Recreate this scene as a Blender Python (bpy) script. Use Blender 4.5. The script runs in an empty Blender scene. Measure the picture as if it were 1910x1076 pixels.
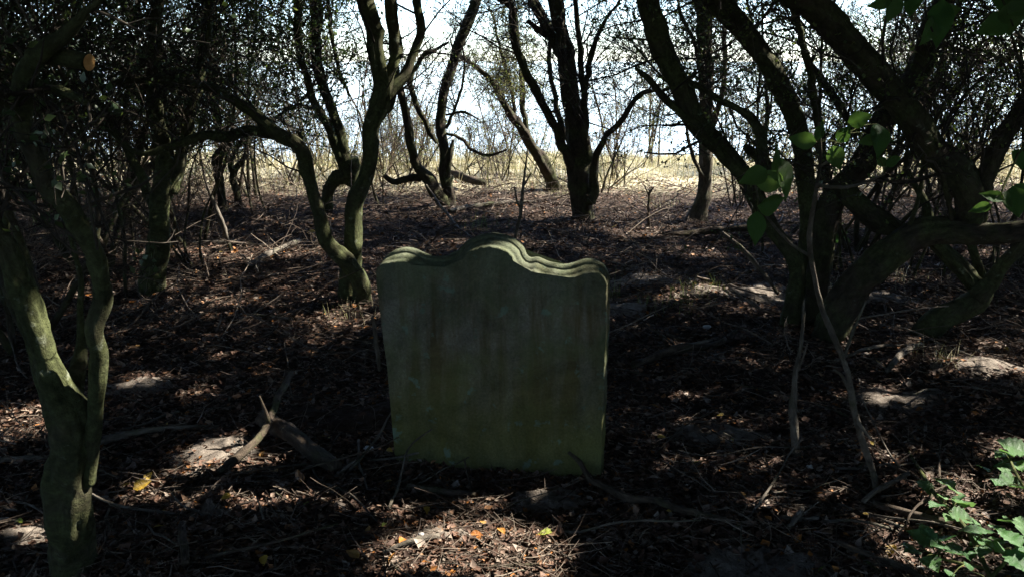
import bpy, bmesh, math, random
import numpy as np
from mathutils import Vector

RS = np.random.RandomState(11)
random.seed(5)
scene = bpy.context.scene
COL = scene.collection
rad = math.radians

# ------------------------------------------------------------------ camera
EYE = 1.6
PITCH = rad(14.9)
FPX = 1590.0
cam_d = bpy.data.cameras.new('camera')
cam_d.sensor_width = 36.0
cam_d.lens = 36.0 * FPX / 1910.0
cam_d.clip_start = 0.05
cam_d.clip_end = 60000.0
cam = bpy.data.objects.new('camera', cam_d)
COL.objects.link(cam)
cam.location = (0, 0, EYE)
cam.rotation_euler = (rad(90) - PITCH, 0, 0)
scene.camera = cam

# ------------------------------------------------------------------ sky and sun
SUN_EL = rad(43)
SUN_AZ = rad(74)            # clockwise from the viewing direction (+Y)
SUN = np.array([math.sin(SUN_AZ) * math.cos(SUN_EL), math.cos(SUN_AZ) * math.cos(SUN_EL), math.sin(SUN_EL)])
world = bpy.data.worlds.new('World')
scene.world = world
world.use_nodes = True
wn = world.node_tree
for n in list(wn.nodes):
    wn.nodes.remove(n)
wo = wn.nodes.new('ShaderNodeOutputWorld')
wb = wn.nodes.new('ShaderNodeBackground')
sky = wn.nodes.new('ShaderNodeTexSky')
sky.sky_type = 'NISHITA'
sky.sun_disc = False
sky.sun_elevation = SUN_EL
sky.sun_rotation = SUN_AZ
sky.altitude = 10
sky.air_density = 0.75
sky.dust_density = 0.25
sky.ozone_density = 3.0
wb.inputs['Strength'].default_value = 0.15
wn.links.new(sky.outputs[0], wb.inputs['Color'])
wn.links.new(wb.outputs[0], wo.inputs['Surface'])

sun_d = bpy.data.lights.new('sun', 'SUN')
sun_d.energy = 5.0
sun_d.angle = rad(0.53)
sun_d.color = (1.0, 0.94, 0.84)
sun_o = bpy.data.objects.new('sun', sun_d)
COL.objects.link(sun_o)
sun_o.location = (8, 3, 9)
sun_o.rotation_euler = Vector((-SUN[0], -SUN[1], -SUN[2])).to_track_quat('-Z', 'Y').to_euler()

scene.view_settings.view_transform = 'Standard'
scene.view_settings.look = 'None'
scene.view_settings.gamma = 1.0
scene.view_settings.use_curve_mapping = False
scene.view_settings.exposure = 2.25
scene.cycles.max_bounces = 8
scene.cycles.diffuse_bounces = 4
scene.cycles.transmission_bounces = 4

# ------------------------------------------------------------------ helpers: space
CP, SP = math.cos(PITCH), math.sin(PITCH)


def ray(px, py):
    x = (px - 955.0) / FPX
    u = -(py - 538.0) / FPX
    return np.array([x, CP + u * SP, -SP + u * CP])


def at(px, py, Y):
    """the point seen there at distance Y in front of the viewer"""
    d = ray(px, py)
    return np.array([0, 0, EYE]) + d * (Y / d[1])


def gnd(px, py):
    """the point of the level ground seen there"""
    d = ray(px, py)
    return np.array([0, 0, EYE]) + d * (EYE / -d[2])


def depth(p):
    return p[1] * CP - (p[2] - EYE) * SP


MOUNDS = []     # (x, y, radius x, radius y, height)


def hgt(x, y):
    x = np.asarray(x, float)
    y = np.asarray(y, float)
    flat = 1 - np.exp(-(((x + .05) / .62) ** 2 + ((y - 3.05) / .42) ** 2) ** 2)
    h = 0.016 * np.sin(1.9 * x + 0.7 * y + 1) + 0.014 * np.sin(2.7 * y - 1.1 * x) + 0.010 * np.sin(5.3 * x + 3.1 * y + 2)
    q_ = np.stack([x, y, 0 * x + 3.3], -1)
    h = h + .035 * vnoise(q_ * 1.6) + .026 * vnoise(q_ * 3.7) + .016 * vnoise(q_ * 9.1)
    return h * flat - .04 * (1 - flat)


# ------------------------------------------------------------------ helpers: objects
def mesh_np(name, V, F, mat=None, smooth=False, attr=None):
    me = bpy.data.meshes.new(name)
    V = np.asarray(V, np.float32).reshape(-1, 3)
    groups = F if isinstance(F, list) else [F]
    groups = [np.asarray(g, np.int32) for g in groups if len(g)]
    nl = sum(g.size for g in groups)
    npol = sum(len(g) for g in groups)
    me.vertices.add(len(V))
    me.vertices.foreach_set('co', V.ravel())
    me.loops.add(nl)
    me.polygons.add(npol)
    me.loops.foreach_set('vertex_index', np.concatenate([g.ravel() for g in groups]))
    st, s = [], 0
    for g in groups:
        k = g.shape[1]
        st.append(np.arange(len(g), dtype=np.int32) * k + s)
        s += g.size
    me.polygons.foreach_set('loop_start', np.concatenate(st))
    if smooth:
        me.polygons.foreach_set('use_smooth', np.ones(npol, bool))
    me.update(calc_edges=True)
    if attr is not None:
        a = me.attributes.new('bark_co', 'FLOAT_VECTOR', 'POINT')
        a.data.foreach_set('vector', np.asarray(attr, np.float32).ravel())
    if mat:
        me.materials.append(mat)
    return me


def link(name, data, parent=None, loc=None, kind=None):
    o = bpy.data.objects.new(name, data)
    COL.objects.link(o)
    if loc is not None:
        o.location = loc
    if parent is not None:
        o.parent = parent
    if kind:
        o['kind'] = kind
    return o


def thing(name, label, cat, loc, data=None, group=None, rotz=0.0):
    o = link(name, data, None, loc)
    o.rotation_euler = (0, 0, rotz)
    o['label'] = label
    o['category'] = cat
    if group:
        o['group'] = group
    return o


# ------------------------------------------------------------------ helpers: geometry
def vnoise(p):
    """smooth lattice noise in -1..1"""
    i = np.floor(p).astype(np.int64)
    f = p - i
    f = f * f * (3 - 2 * f)

    def h(a):
        n = (a[..., 0] * 73856093) ^ (a[..., 1] * 19349663) ^ (a[..., 2] * 83492791)
        n = (n ^ (n >> 13)) * 1274126177
        return ((n ^ (n >> 16)) & 0xffff) / 32767.5 - 1
    v = 0
    for dx in (0, 1):
        for dy in (0, 1):
            for dz in (0, 1):
                w = (f[..., 0] if dx else 1 - f[..., 0]) * (f[..., 1] if dy else 1 - f[..., 1]) * (f[..., 2] if dz else 1 - f[..., 2])
                v = v + w * h(i + np.array([dx, dy, dz]))
    return v


def catmull(P, R, step):
    P = np.asarray(P, float)
    R = np.asarray(R, float)
    if len(P) < 3:
        n = max(3, int(np.linalg.norm(P[-1] - P[0]) / step))
        t = np.linspace(0, 1, n)[:, None]
        return P[0] * (1 - t) + P[-1] * t, R[0] * (1 - t[:, 0]) + R[-1] * t[:, 0]
    Q = np.vstack([2 * P[0] - P[1], P, 2 * P[-1] - P[-2]])
    S = np.concatenate([[R[0]], R, [R[-1]]])
    out, rr = [], []
    for i in range(len(P) - 1):
        a, b, c, d = Q[i:i + 4]
        n = max(2, int(np.linalg.norm(c - b) / step))
        for t in np.arange(n) / n:
            t2, t3 = t * t, t * t * t
            out.append(.5 * ((2 * b) + (-a + c) * t + (2 * a - 5 * b + 4 * c - d) * t2 + (-a + 3 * b - 3 * c + d) * t3))
            w = t * t * (3 - 2 * t)
            rr.append(S[i + 1] * (1 - w) + S[i + 2] * w)
    out.append(P[-1])
    rr.append(R[-1])
    return np.array(out), np.array(rr)


def tube(P, R, sides=12, rough=0.07, seed=0, cap=True):
    """an uneven round stem along P; returns verts, [quads, tris], bark coordinates"""
    rs = np.random.RandomState(seed)
    n = len(P)
    T = np.gradient(P, axis=0)
    T /= np.linalg.norm(T, axis=1)[:, None] + 1e-9
    L = np.concatenate([[0], np.cumsum(np.linalg.norm(np.diff(P, axis=0), axis=1))])
    nrm = np.cross(T[0], [0.3, 1.0, 0.2])
    nrm /= np.linalg.norm(nrm)
    N = np.zeros_like(P)
    for i in range(n):
        nrm = nrm - T[i] * np.dot(nrm, T[i])
        nrm /= np.linalg.norm(nrm) + 1e-9
        N[i] = nrm
    B = np.cross(T, N)
    a = np.arange(sides) / sides * 2 * math.pi
    A, LL = np.meshgrid(a, L)
    r = R[:, None] * np.ones((1, sides))
    rm = float(np.mean(R))
    f = np.zeros_like(r)
    if rough > 0:
        k = 1.0 / max(rm, 0.01)
        for j, (m, q, amp) in enumerate([(2, .35, .8), (3, .5, .9), (1, .9, .6), (4, .25, .7), (5, .7, .45), (7, .4, .35), (9, .3, .3)]):
            f += amp * np.sin(m * A + rs.uniform(0, 6.3) + q * k * .55 * LL * rs.choice([-1, 1]) + 1.3 * np.sin(.3 * k * LL + rs.uniform(0, 6.3)))
        r = r * (1 + rough * f)
        for _ in range(max(1, int(L[-1] / (rm * 7)))):          # burrs and old branch scars
            l0, a0 = rs.uniform(0, L[-1]), rs.uniform(0, 6.3)
            da = np.abs((A - a0 + math.pi) % (2 * math.pi) - math.pi)
            r += R[:, None] * rs.uniform(.1, .42) * np.exp(-((LL - l0) / (rm * rs.uniform(.5, 1.0))) ** 2 - (da / .55) ** 2)
    C = np.stack([np.cos(A) * rm, np.sin(A) * rm, LL], -1) + rs.uniform(-20, 20, 3)
    if rough > .03:
        stv = np.array([1, 1, .3])
        e = .5 * vnoise(C * stv * (1.3 / rm)) + (.35 if rm > .03 else 0) * vnoise(C * stv * (3.2 / rm))
        if rm > .03:
            e = e + .30 * (1 - 2 * np.abs(vnoise(C * np.array([1, 1, .16]) * (4.2 / rm))))
        r = r + R[:, None] * e * (.24 if rm > .03 else .24)
    V = P[:, None, :] + r[:, :, None] * (np.cos(A)[:, :, None] * N[:, None, :] + np.sin(A)[:, :, None] * B[:, None, :])
    V = V.reshape(-1, 3)
    C = C.reshape(-1, 3)
    i = np.arange(n - 1)[:, None] * sides
    j = np.arange(sides)[None, :]
    jn = (j + 1) % sides
    Q = np.stack([i + j, i + jn, i + sides + jn, i + sides + j], -1).reshape(-1, 4)
    F = [Q]
    if cap:
        V = np.vstack([V, P[-1] + T[-1] * R[-1] * .25, P[0] - T[0] * R[0] * .2])
        C = np.vstack([C, C[-1], C[0]])
        m = n * sides
        jj = np.arange(sides)
        t1 = np.stack([np.full(sides, m), (n - 1) * sides + jj, (n - 1) * sides + (jj + 1) % sides], -1)
        t2 = np.stack([np.full(sides, m + 1), (jj + 1) % sides, jj], -1)
        F.append(np.vstack([t1, t2]))
    return V, F, C


def merge(parts):
    Vs, Qs, Ts, Cs, o = [], [], [], [], 0
    for V, F, C in parts:
        Vs.append(V)
        Cs.append(C)
        for f in F:
            (Qs if f.shape[1] == 4 else Ts).append(f + o)
        o += len(V)
    return np.vstack(Vs), [np.vstack(x) for x in (Qs, Ts) if x], np.vstack(Cs)


def unit(v):
    return v / (np.linalg.norm(v, axis=-1, keepdims=True) + 1e-9)


def grow(S, D, L, K=5, wig=.25, up=0.0, rs=RS):
    """N bent twigs of K points from S along D"""
    N = len(S)
    P = np.zeros((N, K, 3))
    P[:, 0] = S
    d = unit(D)
    for k in range(1, K):
        d = unit(d + rs.normal(0, wig, (N, 3)) + np.array([0, 0, up]))
        P[:, k] = P[:, k - 1] + d * (L / (K - 1))[:, None]
    return P


def children(P, M, ang=(.5, 1.1), t0=.25, rs=RS):
    """start points and directions of M side shoots per twig"""
    N, K = P.shape[:2]
    t = rs.uniform(t0, .98, (N, M)) * (K - 1)
    i = np.minimum(t.astype(int), K - 2)
    f = (t - i)[..., None]
    n = np.arange(N)[:, None]
    a, b = P[n, i], P[n, i + 1]
    S = a * (1 - f) + b * f
    T = unit(b - a)
    w = unit(np.cross(T, rs.normal(0, 1, (N, M, 3))))
    g = rs.uniform(ang[0], ang[1], (N, M, 1))
    return S.reshape(-1, 3), (T * np.cos(g) + w * np.sin(g)).reshape(-1, 3), T.reshape(-1, 3)


def sticks_np(P, R, sides=4):
    """many thin stems at once: P (N,K,3), R (N,K)"""
    N, K = P.shape[:2]
    T = np.gradient(P, axis=1)
    T = unit(T)
    ref = unit(np.array([.31, .52, .79]) + 0 * T[:, :1])
    Nn = unit(np.cross(T, ref))
    B = np.cross(T, Nn)
    a = np.arange(sides) / sides * 2 * math.pi
    V = P[:, :, None, :] + R[:, :, None, None] * (np.cos(a)[None, None, :, None] * Nn[:, :, None, :] + np.sin(a)[None, None, :, None] * B[:, :, None, :])
    V = V.reshape(-1, 3)
    base = (np.arange(N) * K * sides)[:, None, None]
    k = (np.arange(K - 1) * sides)[None, :, None]
    j = np.arange(sides)[None, None, :]
    jn = (j + 1) % sides
    Q = np.stack([base + k + j, base + k + jn, base + k + sides + jn, base + k + sides + j], -1).reshape(-1, 4)
    C = np.repeat(P.reshape(-1, 3), sides, axis=0)
    return V, [Q], C


def leaves_np(P, D, N, L, W, fold=.25, curl=.0):
    """folded pointed leaves; 6 verts, 4 tris each"""
    D = unit(D)
    N = unit(N - D * np.sum(N * D, -1, keepdims=True))
    S = np.cross(D, N)
    L = L[:, None]
    W = W[:, None]
    a = P
    m = P + D * L * .45 - N * W * fold
    t = P + D * L - N * L * curl
    r = P + D * L * .42 + S * W * .5
    l = P + D * L * .42 - S * W * .5
    V = np.stack([a, m, t, r, l], 1).reshape(-1, 3)
    o = np.arange(len(P))[:, None] * 5
    F = np.concatenate([o + np.array([[0, 3, 1]]), o + np.array([[1, 3, 2]]), o + np.array([[0, 1, 4]]), o + np.array([[1, 2, 4]])], 0)
    return V, F


def cards_np(P, D, N, L, W):
    """plain folded leaves, 2 tris each"""
    D = unit(D)
    N = unit(N - D * np.sum(N * D, -1, keepdims=True))
    S = np.cross(D, N)
    V = np.stack([P, P + D * L[:, None] * .45 + S * W[:, None] * .5 + N * W[:, None] * .15, P + D * L[:, None],
                  P + D * L[:, None] * .45 - S * W[:, None] * .5 + N * W[:, None] * .15], 1).reshape(-1, 3)
    o = np.arange(len(P))[:, None] * 4
    return V, np.concatenate([o + np.array([[0, 1, 2]]), o + np.array([[0, 2, 3]])], 0)


# ------------------------------------------------------------------ materials
class NT:
    def __init__(self, name):
        self.m = bpy.data.materials.new(name)
        self.m.use_nodes = True
        self.t = self.m.node_tree
        for n in list(self.t.nodes):
            self.t.nodes.remove(n)
        self.out = self.n('ShaderNodeOutputMaterial')

    def n(self, typ, **kw):
        x = self.t.nodes.new(typ)
        for k, v in kw.items():
            if k in x.inputs:
                x.inputs[k].default_value = v
            else:
                setattr(x, k, v)
        return x

    def l(self, a, b):
        self.t.links.new(a, b)

    def noise(self, vec, scale, detail=5, rough=.6, dist=0.0):
        x = self.n('ShaderNodeTexNoise', Scale=scale, Detail=detail, Roughness=rough, Distortion=dist)
        if vec is not None:
            self.l(vec, x.inputs['Vector'])
        return x.outputs[0]

    def ramp(self, fac, stops):
        x = self.n('ShaderNodeValToRGB')
        e = x.color_ramp.elements
        while len(e) < len(stops):
            e.new(.5)
        for i, (p, c) in enumerate(stops):
            e[i].position = p
            e[i].color = (c[0], c[1], c[2], 1) if not isinstance(c, (int, float)) else (c, c, c, 1)
        self.l(fac, x.inputs[0])
        return x.outputs[0]

    def mix(self, fac, a, b, typ='MIX'):
        x = self.n('ShaderNodeMix', data_type='RGBA', blend_type=typ)
        if isinstance(fac, float):
            x.inputs[0].default_value = fac
        else:
            self.l(fac, x.inputs[0])
        for v, i in ((a, 6), (b, 7)):
            if isinstance(v, tuple):
                x.inputs[i].default_value = (*v, 1)
            else:
                self.l(v, x.inputs[i])
        return x.outputs[2]

    def math(self, op, a, b=None):
        x = self.n('ShaderNodeMath', operation=op)
        for i, v in enumerate((a, b)):
            if v is None:
                continue
            if isinstance(v, (int, float)):
                x.inputs[i].default_value = v
            else:
                self.l(v, x.inputs[i])
        return x.outputs[0]

    def bump(self, h, strength, dist):
        x = self.n('ShaderNodeBump', Strength=strength, Distance=dist)
        self.l(h, x.inputs['Height'])
        return x.outputs[0]

    def mapping(self, vec, scale):
        x = self.n('ShaderNodeMapping')
        x.inputs['Scale'].default_value = scale
        self.l(vec, x.inputs['Vector'])
        return x.outputs[0]

    def principled(self, col, rough=.9, normal=None, spec=.2):
        x = self.n('ShaderNodeBsdfPrincipled', Roughness=rough)
        x.inputs['Specular IOR Level'].default_value = spec
        if isinstance(col, tuple):
            x.inputs['Base Color'].default_value = (*col, 1)
        else:
            self.l(col, x.inputs['Base Color'])
        if normal is not None:
            self.l(normal, x.inputs['Normal'])
        self.l(x.outputs[0], self.out.inputs['Surface'])
        return x


def mat_bark(name, dark, light, moss=.5, lichen=.3):
    q = NT(name)
    at_ = q.n('ShaderNodeAttribute', attribute_name='bark_co').outputs['Vector']
    st = q.mapping(at_, (1, 1, .22))
    f = q.noise(st, 55, 7, .7, .6)
    big = q.noise(at_, 9, 4, .6)
    col = q.ramp(f, [(.28, dark), (.72, light)])
    col = q.mix(q.ramp(big, [(.35, .0), (.75, .55)]), col, (.06, .045, .03))
    mo = q.ramp(q.noise(at_, 6.5, 6, .65, .4), [(.52 - .22 * moss, 0.0), (.72 - .18 * moss, 1.0)])
    mo = q.math('MULTIPLY', mo, .85)
    col = q.mix(mo, col, q.ramp(q.noise(at_, 60, 6, .7), [(.3, (.03, .036, .012)), (.7, (.10, .115, .045))]))
    li = q.ramp(q.noise(at_, 16, 5, .6), [(.68 - .12 * lichen, 0.0), (.76 - .1 * lichen, 1.0)])
    li = q.math('MULTIPLY', li, q.ramp(q.noise(at_, 140, 3), [(.35, .2), (.65, 1.0)]))
    col = q.mix(li, col, (.26, .28, .2))
    h = q.math('ADD', q.math('MULTIPLY', f, .7), q.math('MULTIPLY', q.noise(at_, 160, 4, .6), .35))
    col = q.mix(.75, col, q.ramp(q.noise(q.mapping(at_, (1, 1, .5)), 24, 6, .7, .8), [(.34, .22), (.62, 1.0)]), 'MULTIPLY')
    q.principled(col, .92, q.bump(h, 1.0, .014), .15)
    return q.m


def mat_leaf(name, cols, trans=.4, gloss=.08, rough=.4):
    q = NT(name)
    g = q.n('ShaderNodeNewGeometry')
    col = q.ramp(g.outputs['Random Per Island'], [(i / (len(cols) - 1), c) for i, c in enumerate(cols)])
    d = q.n('ShaderNodeBsdfDiffuse')
    t = q.n('ShaderNodeBsdfTranslucent')
    s = q.n('ShaderNodeBsdfGlossy', Roughness=rough)
    s.inputs['Color'].default_value = (.8, .85, .8, 1)
    q.l(col, d.inputs['Color'])
    br = q.mix(.4, col, (.26, .36, .04), 'ADD') if trans > .2 else col
    q.l(q.mix(.5, col, br), t.inputs['Color'])
    m1 = q.n('ShaderNodeMixShader')
    m1.inputs[0].default_value = trans
    q.l(d.outputs[0], m1.inputs[1])
    q.l(t.outputs[0], m1.inputs[2])
    m2 = q.n('ShaderNodeMixShader')
    m2.inputs[0].default_value = gloss
    q.l(m1.outputs[0], m2.inputs[1])
    q.l(s.outputs[0], m2.inputs[2])
    q.l(m2.outputs[0], q.out.inputs['Surface'])
    return q.m


def mat_island(name, cols, rough=.85, spec=.2, nscale=60, pos=None):
    q = NT(name)
    g = q.n('ShaderNodeNewGeometry')
    n = len(cols)
    st = [((i / (n - 1)) if pos is None else pos[i], c) for i, c in enumerate(cols)]
    col = q.ramp(g.outputs['Random Per Island'], st)
    nz = q.noise(q.n('ShaderNodeTexCoord').outputs['Object'], nscale, 4, .6)
    col = q.mix(.8, col, q.ramp(nz, [(.3, .35), (.7, 1.0)]), 'MULTIPLY')
    q.principled(col, rough, q.bump(nz, .4, .002), spec)
    return q.m


M = {}
M['bark'] = mat_bark('bark', (.018, .014, .010), (.085, .068, .05), .45, .25)
M['bark_moss'] = mat_bark('mossy_bark', (.022, .02, .012), (.09, .08, .05), .95, .45)
M['bark_pale'] = mat_bark('pale_bark', (.05, .042, .032), (.2, .17, .125), .15, .6)
M['bark_dead'] = mat_bark('dead_bark', (.03, .022, .016), (.15, .115, .085), .05, .15)
M['bark_grey'] = mat_bark('grey_stick', (.07, .06, .05), (.26, .225, .18), .0, .1)
M['bark_red'] = mat_bark('reddish_bark', (.06, .03, .02), (.22, .12, .075), .1, .2)
M['twig'] = mat_island('twig', [(.02, .016, .012), (.05, .04, .03), (.09, .075, .055)], nscale=40)
M['twig_dry'] = mat_island('dry_twig', [(.03, .021, .015), (.085, .062, .045), (.16, .125, .095), (.28, .225, .17)], nscale=50)
M['leaf_dark'] = mat_leaf('dark_leaf', [(.014, .024, .01), (.022, .042, .014), (.035, .06, .018), (.055, .08, .024)], .35, .06)
M['leaf_mid'] = mat_leaf('green_leaf', [(.03, .05, .012), (.05, .085, .018), (.075, .11, .025), (.10, .11, .03)], .6, .05)
M['leaf_pale'] = mat_leaf('yellowing_leaf', [(.09, .12, .03), (.15, .17, .05), (.22, .2, .07), (.2, .14, .05)], .45, .05)
M['leaf_canopy'] = mat_leaf('canopy_leaf', [(.02, .035, .01), (.04, .06, .015), (.05, .07, .018)], .2, .04)
M['litter'] = mat_island('leaf_litter', [(.035, .018, .011), (.08, .042, .026), (.135, .07, .043), (.185, .115, .08), (.31, .255, .205), (.36, .14, .03)],
                         .75, .25, 70, [0, .28, .52, .72, .9, .988])
M['stem_green'] = mat_bark('green_stem', (.07, .09, .02), (.16, .18, .06), .2, .1)

# ------------------------------------------------------------------ the setting: ground, sea
q = NT('earth')
oc = q.n('ShaderNodeTexCoord').outputs['Object']
n1 = q.noise(oc, 1.7, 6, .6)
n2 = q.noise(oc, 28, 6, .7)
n3 = q.noise(oc, 140, 4, .7)
col = q.ramp(n2, [(.3, (.022, .015, .011)), (.55, (.055, .038, .028)), (.8, (.13, .095, .07))])
sep = q.n('ShaderNodeSeparateXYZ')
q.l(oc, sep.inputs[0])
far = q.ramp(q.math('ADD', q.math('MULTIPLY', sep.outputs[1], .1), q.math('MULTIPLY', n1, .25)), [(1.17, 0.0), (1.32, 1.0)] if False else [(.0, 0.0), (1.0, 1.0)])
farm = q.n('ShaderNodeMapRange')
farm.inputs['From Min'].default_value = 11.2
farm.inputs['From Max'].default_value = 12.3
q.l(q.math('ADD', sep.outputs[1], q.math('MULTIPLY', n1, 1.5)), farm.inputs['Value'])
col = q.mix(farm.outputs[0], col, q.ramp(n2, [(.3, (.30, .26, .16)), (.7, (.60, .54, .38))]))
hh = q.math('ADD', n2, q.math('MULTIPLY', n3, .4))
q.principled(col, .95, q.bump(hh, 1.0, .02), .1)
M['earth'] = q.m

q = NT('pale_sand')
oc = q.n('ShaderNodeTexCoord').outputs['Object']
a = q.noise(oc, 22, 7, .7)
b = q.noise(oc, 160, 4, .7)
q.principled(q.mix(.6, q.ramp(a, [(.3, (.10, .08, .065)), (.6, (.26, .22, .18)), (.8, (.34, .30, .25))]), q.ramp(b, [(.3, .45), (.7, 1.0)]), 'MULTIPLY'),
             .95, q.bump(q.math('ADD', a, q.math('MULTIPLY', b, .5)), 1.0, .015), .1)
M['sand'] = q.m


def ground_mesh():
    xs = np.unique(np.concatenate([np.linspace(-70, -9, 20), np.linspace(-9, 9, 400), np.linspace(9, 70, 20)]))
    ys = np.unique(np.concatenate([np.linspace(-30, 1.5, 14), np.linspace(1.5, 7, 260), np.linspace(7, 19, 130), np.linspace(19, 26, 8)]))
    X, Y = np.meshgrid(xs, ys)
    Z = hgt(X, Y)
    edge = 14.6 + .5 * np.sin(.8 * X) + .3 * np.sin(2.1 * X + 1)
    s = np.clip((Y - edge) / 2.5, 0, 1)
    Z = Z - 14.0 * s * s * (3 - 2 * s)
    V = np.stack([X, Y, Z], -1).reshape(-1, 3)
    nx, ny = len(xs), len(ys)
    i = (np.arange(ny - 1) * nx)[:, None] + np.arange(nx - 1)[None, :]
    F = np.stack([i, i + 1, i + nx + 1, i + nx], -1).reshape(-1, 4)
    return mesh_np('ground', V, F, M['earth'], True)


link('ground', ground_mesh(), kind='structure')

q = NT('sea_water')
oc = q.n('ShaderNodeTexCoord').outputs['Object']
w = q.noise(q.mapping(oc, (.25, 1, 1)), .9, 6, .65)
q.principled((.36, .38, .38), .12, q.bump(w, .12, .2), .8)
M['sea'] = q.m
S_ = 40000.0
link('sea', mesh_np('sea', [(-S_, 15, -12.5), (S_, 15, -12.5), (S_, S_, -12.5), (-S_, S_, -12.5)], np.array([[0, 1, 2, 3]]), M['sea']), kind='structure')

# ------------------------------------------------------------------ the headstone
q = NT('weathered_stone')
oc = q.n('ShaderNodeTexCoord').outputs['Object']
st = q.mapping(oc, (1, 1, .13))
streak = q.noise(st, 11, 5, .6, .3)
cl = q.noise(oc, 5, 6, .65)
fine = q.noise(oc, 95, 6, .75)
col = q.ramp(fine, [(.3, (.10, .097, .072)), (.7, (.22, .21, .16))])
col = q.mix(q.ramp(streak, [(.44, 0.0), (.6, .85)]), col, (.085, .066, .026))
col = q.mix(q.ramp(cl, [(.45, 0.0), (.68, .8)]), col, (.10, .125, .055))
sep = q.n('ShaderNodeSeparateXYZ')
q.l(oc, sep.inputs[0])
lowm = q.n('ShaderNodeMapRange')
lowm.inputs['From Min'].default_value = .42
lowm.inputs['From Max'].default_value = .02
q.l(q.math('ADD', sep.outputs[2], q.math('MULTIPLY', cl, -.25)), lowm.inputs['Value'])
col = q.mix(q.math('MULTIPLY', lowm.outputs[0], .8), col, q.ramp(fine, [(.3, (.08, .085, .022)), (.7, (.15, .15, .05))]))
topm = q.n('ShaderNodeMapRange')
topm.inputs['From Min'].default_value = .72
topm.inputs['From Max'].default_value = .92
q.l(q.math('ADD', sep.outputs[2], q.math('MULTIPLY', cl, .12)), topm.inputs['Value'])
col = q.mix(q.math('MULTIPLY', topm.outputs[0], .7), col, q.ramp(fine, [(.3, (.07, .09, .055)), (.7, (.14, .155, .095))]))
li = q.ramp(q.noise(oc, 13, 5, .6), [(.60, 0.0), (.65, 1.0)])
col = q.mix(q.math('MULTIPLY', li, .9), col, (.13, .18, .13))
blot = q.ramp(q.noise(oc, 4.2, 8, .75, .6), [(.36, .5), (.6, 1.0)])
col = q.mix(.9, col, blot, 'MULTIPLY')
pits = q.n('ShaderNodeTexVoronoi', Scale=60)
q.l(oc, pits.inputs['Vector'])
pit = q.ramp(pits.outputs['Distance'], [(.02, 0.0), (.12, 1.0)])
hgt_ = q.math('ADD', q.math('MULTIPLY', fine, .6), q.math('ADD', q.math('MULTIPLY', cl, .8), q.math('MULTIPLY', pit, .35)))
q.principled(col, .95, q.bump(hgt_, .9, .009), .1)
M['stone'] = q.m

BL, BR = gnd(736, 857), gnd(1124, 886)
stone_c = (BL + BR) / 2
ux = unit(BR - BL)
un = np.array([ux[1], -ux[0], 0])           # towards the viewer
yaw = math.atan2(ux[1], ux[0])


def on_stone(px, py):
    d = ray(px, py)
    o = np.array([0, 0, EYE])
    t = np.dot(stone_c - o, un) / np.dot(d, un)
    p = o + d * t
    return np.array([np.dot(p - stone_c, ux), p[2]])


OUT = [(736, 895), (728, 760), (715, 660), (702, 560), (698, 510), (703, 493), (714, 481), (730, 473), (747, 470), (765, 474), (782, 482), (798, 487),
       (822, 487), (840, 482), (849, 473), (858, 462), (873, 451), (899, 443.5), (919, 443), (939, 448), (956, 456), (969, 469), (976, 485), (984, 491), (999, 490), (1019, 498),
       (1042, 503), (1064, 500), (1086, 493), (1104, 492), (1120, 500), (1130, 513), (1136, 530), (1135, 600), (1130, 730), (1125, 860), (1124, 920)]
uv = np.array([on_stone(*p) for p in OUT])
o3 = np.c_[uv, np.zeros(len(uv))]
top, _ = catmull(o3[3:33], np.ones(30), .008)
left, _ = catmull(o3[:4], np.ones(4), .02)
right, _ = catmull(o3[32:], np.ones(4), .02)
prof = np.vstack([left[:-1], top, right[1:]])[:, :2]
prof += .0016 * np.stack([vnoise(np.c_[prof * 45, np.full(len(prof), 4.2 + j)]) for j in range(2)], 1)
prof += .0016 * np.stack([vnoise(np.c_[prof * 14, np.full(len(prof), 2.2 + j)]) for j in range(2)], 1)
T = np.gradient(prof, axis=0)
T = T / np.linalg.norm(T, axis=1)[:, None]
for _ in range(2):
    T[1:-1] = (T[:-2] + T[1:-1] * 2 + T[2:]) / 4
T = T / np.linalg.norm(T, axis=1)[:, None]
NO = np.stack([-T[:, 1], T[:, 0]], 1)        # outward
umin, umax = prof[:, 0].min(), prof[:, 0].max()
fade = np.clip(np.minimum(prof[:, 0] - umin, umax - prof[:, 0]) / .075, 0, 1)
k_in = np.where(prof[:, 1] > .76, fade * fade * (3 - 2 * fade), 0) * .86
for _ in range(4):
    k_in[1:-1] = (k_in[:-2] + k_in[1:-1] * 2 + k_in[2:]) / 4
#        inset at the top, inset at the sides, distance behind the face
LAY = [(.012, .010, .115), (.003, .002, .106), (0, 0, .096), (0, 0, .074), (.003, .001, .064), (.010, .002, .060), (.015, .0025, .0605), (.018, .003, .057),
       (.020, .003, .046), (.024, .004, .036), (.031, .004, .029), (.036, .005, .027), (.038, .006, .012), (.040, .007, .003), (.043, .010, .0)]
n = len(prof)
V, F = [], []
for (it, isd, dz) in LAY:
    ins = isd + (it - isd) * k_in
    p = prof - NO * ins[:, None]
    jit = .0014 * vnoise(np.c_[p * 30, np.full(n, 7.7 + 3 * dz)]) + .001 * vnoise(np.c_[p * 90, np.full(n, 1.7 + 5 * dz)])
    V.append(np.stack([p[:, 0], dz + jit, p[:, 1]], 1))
V = np.vstack(V)
for L_ in range(len(LAY) - 1):
    for i in range(n - 1):
        a_ = L_ * n + i
        F.append((a_, a_ + 1, a_ + n + 1, a_ + n))


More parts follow.
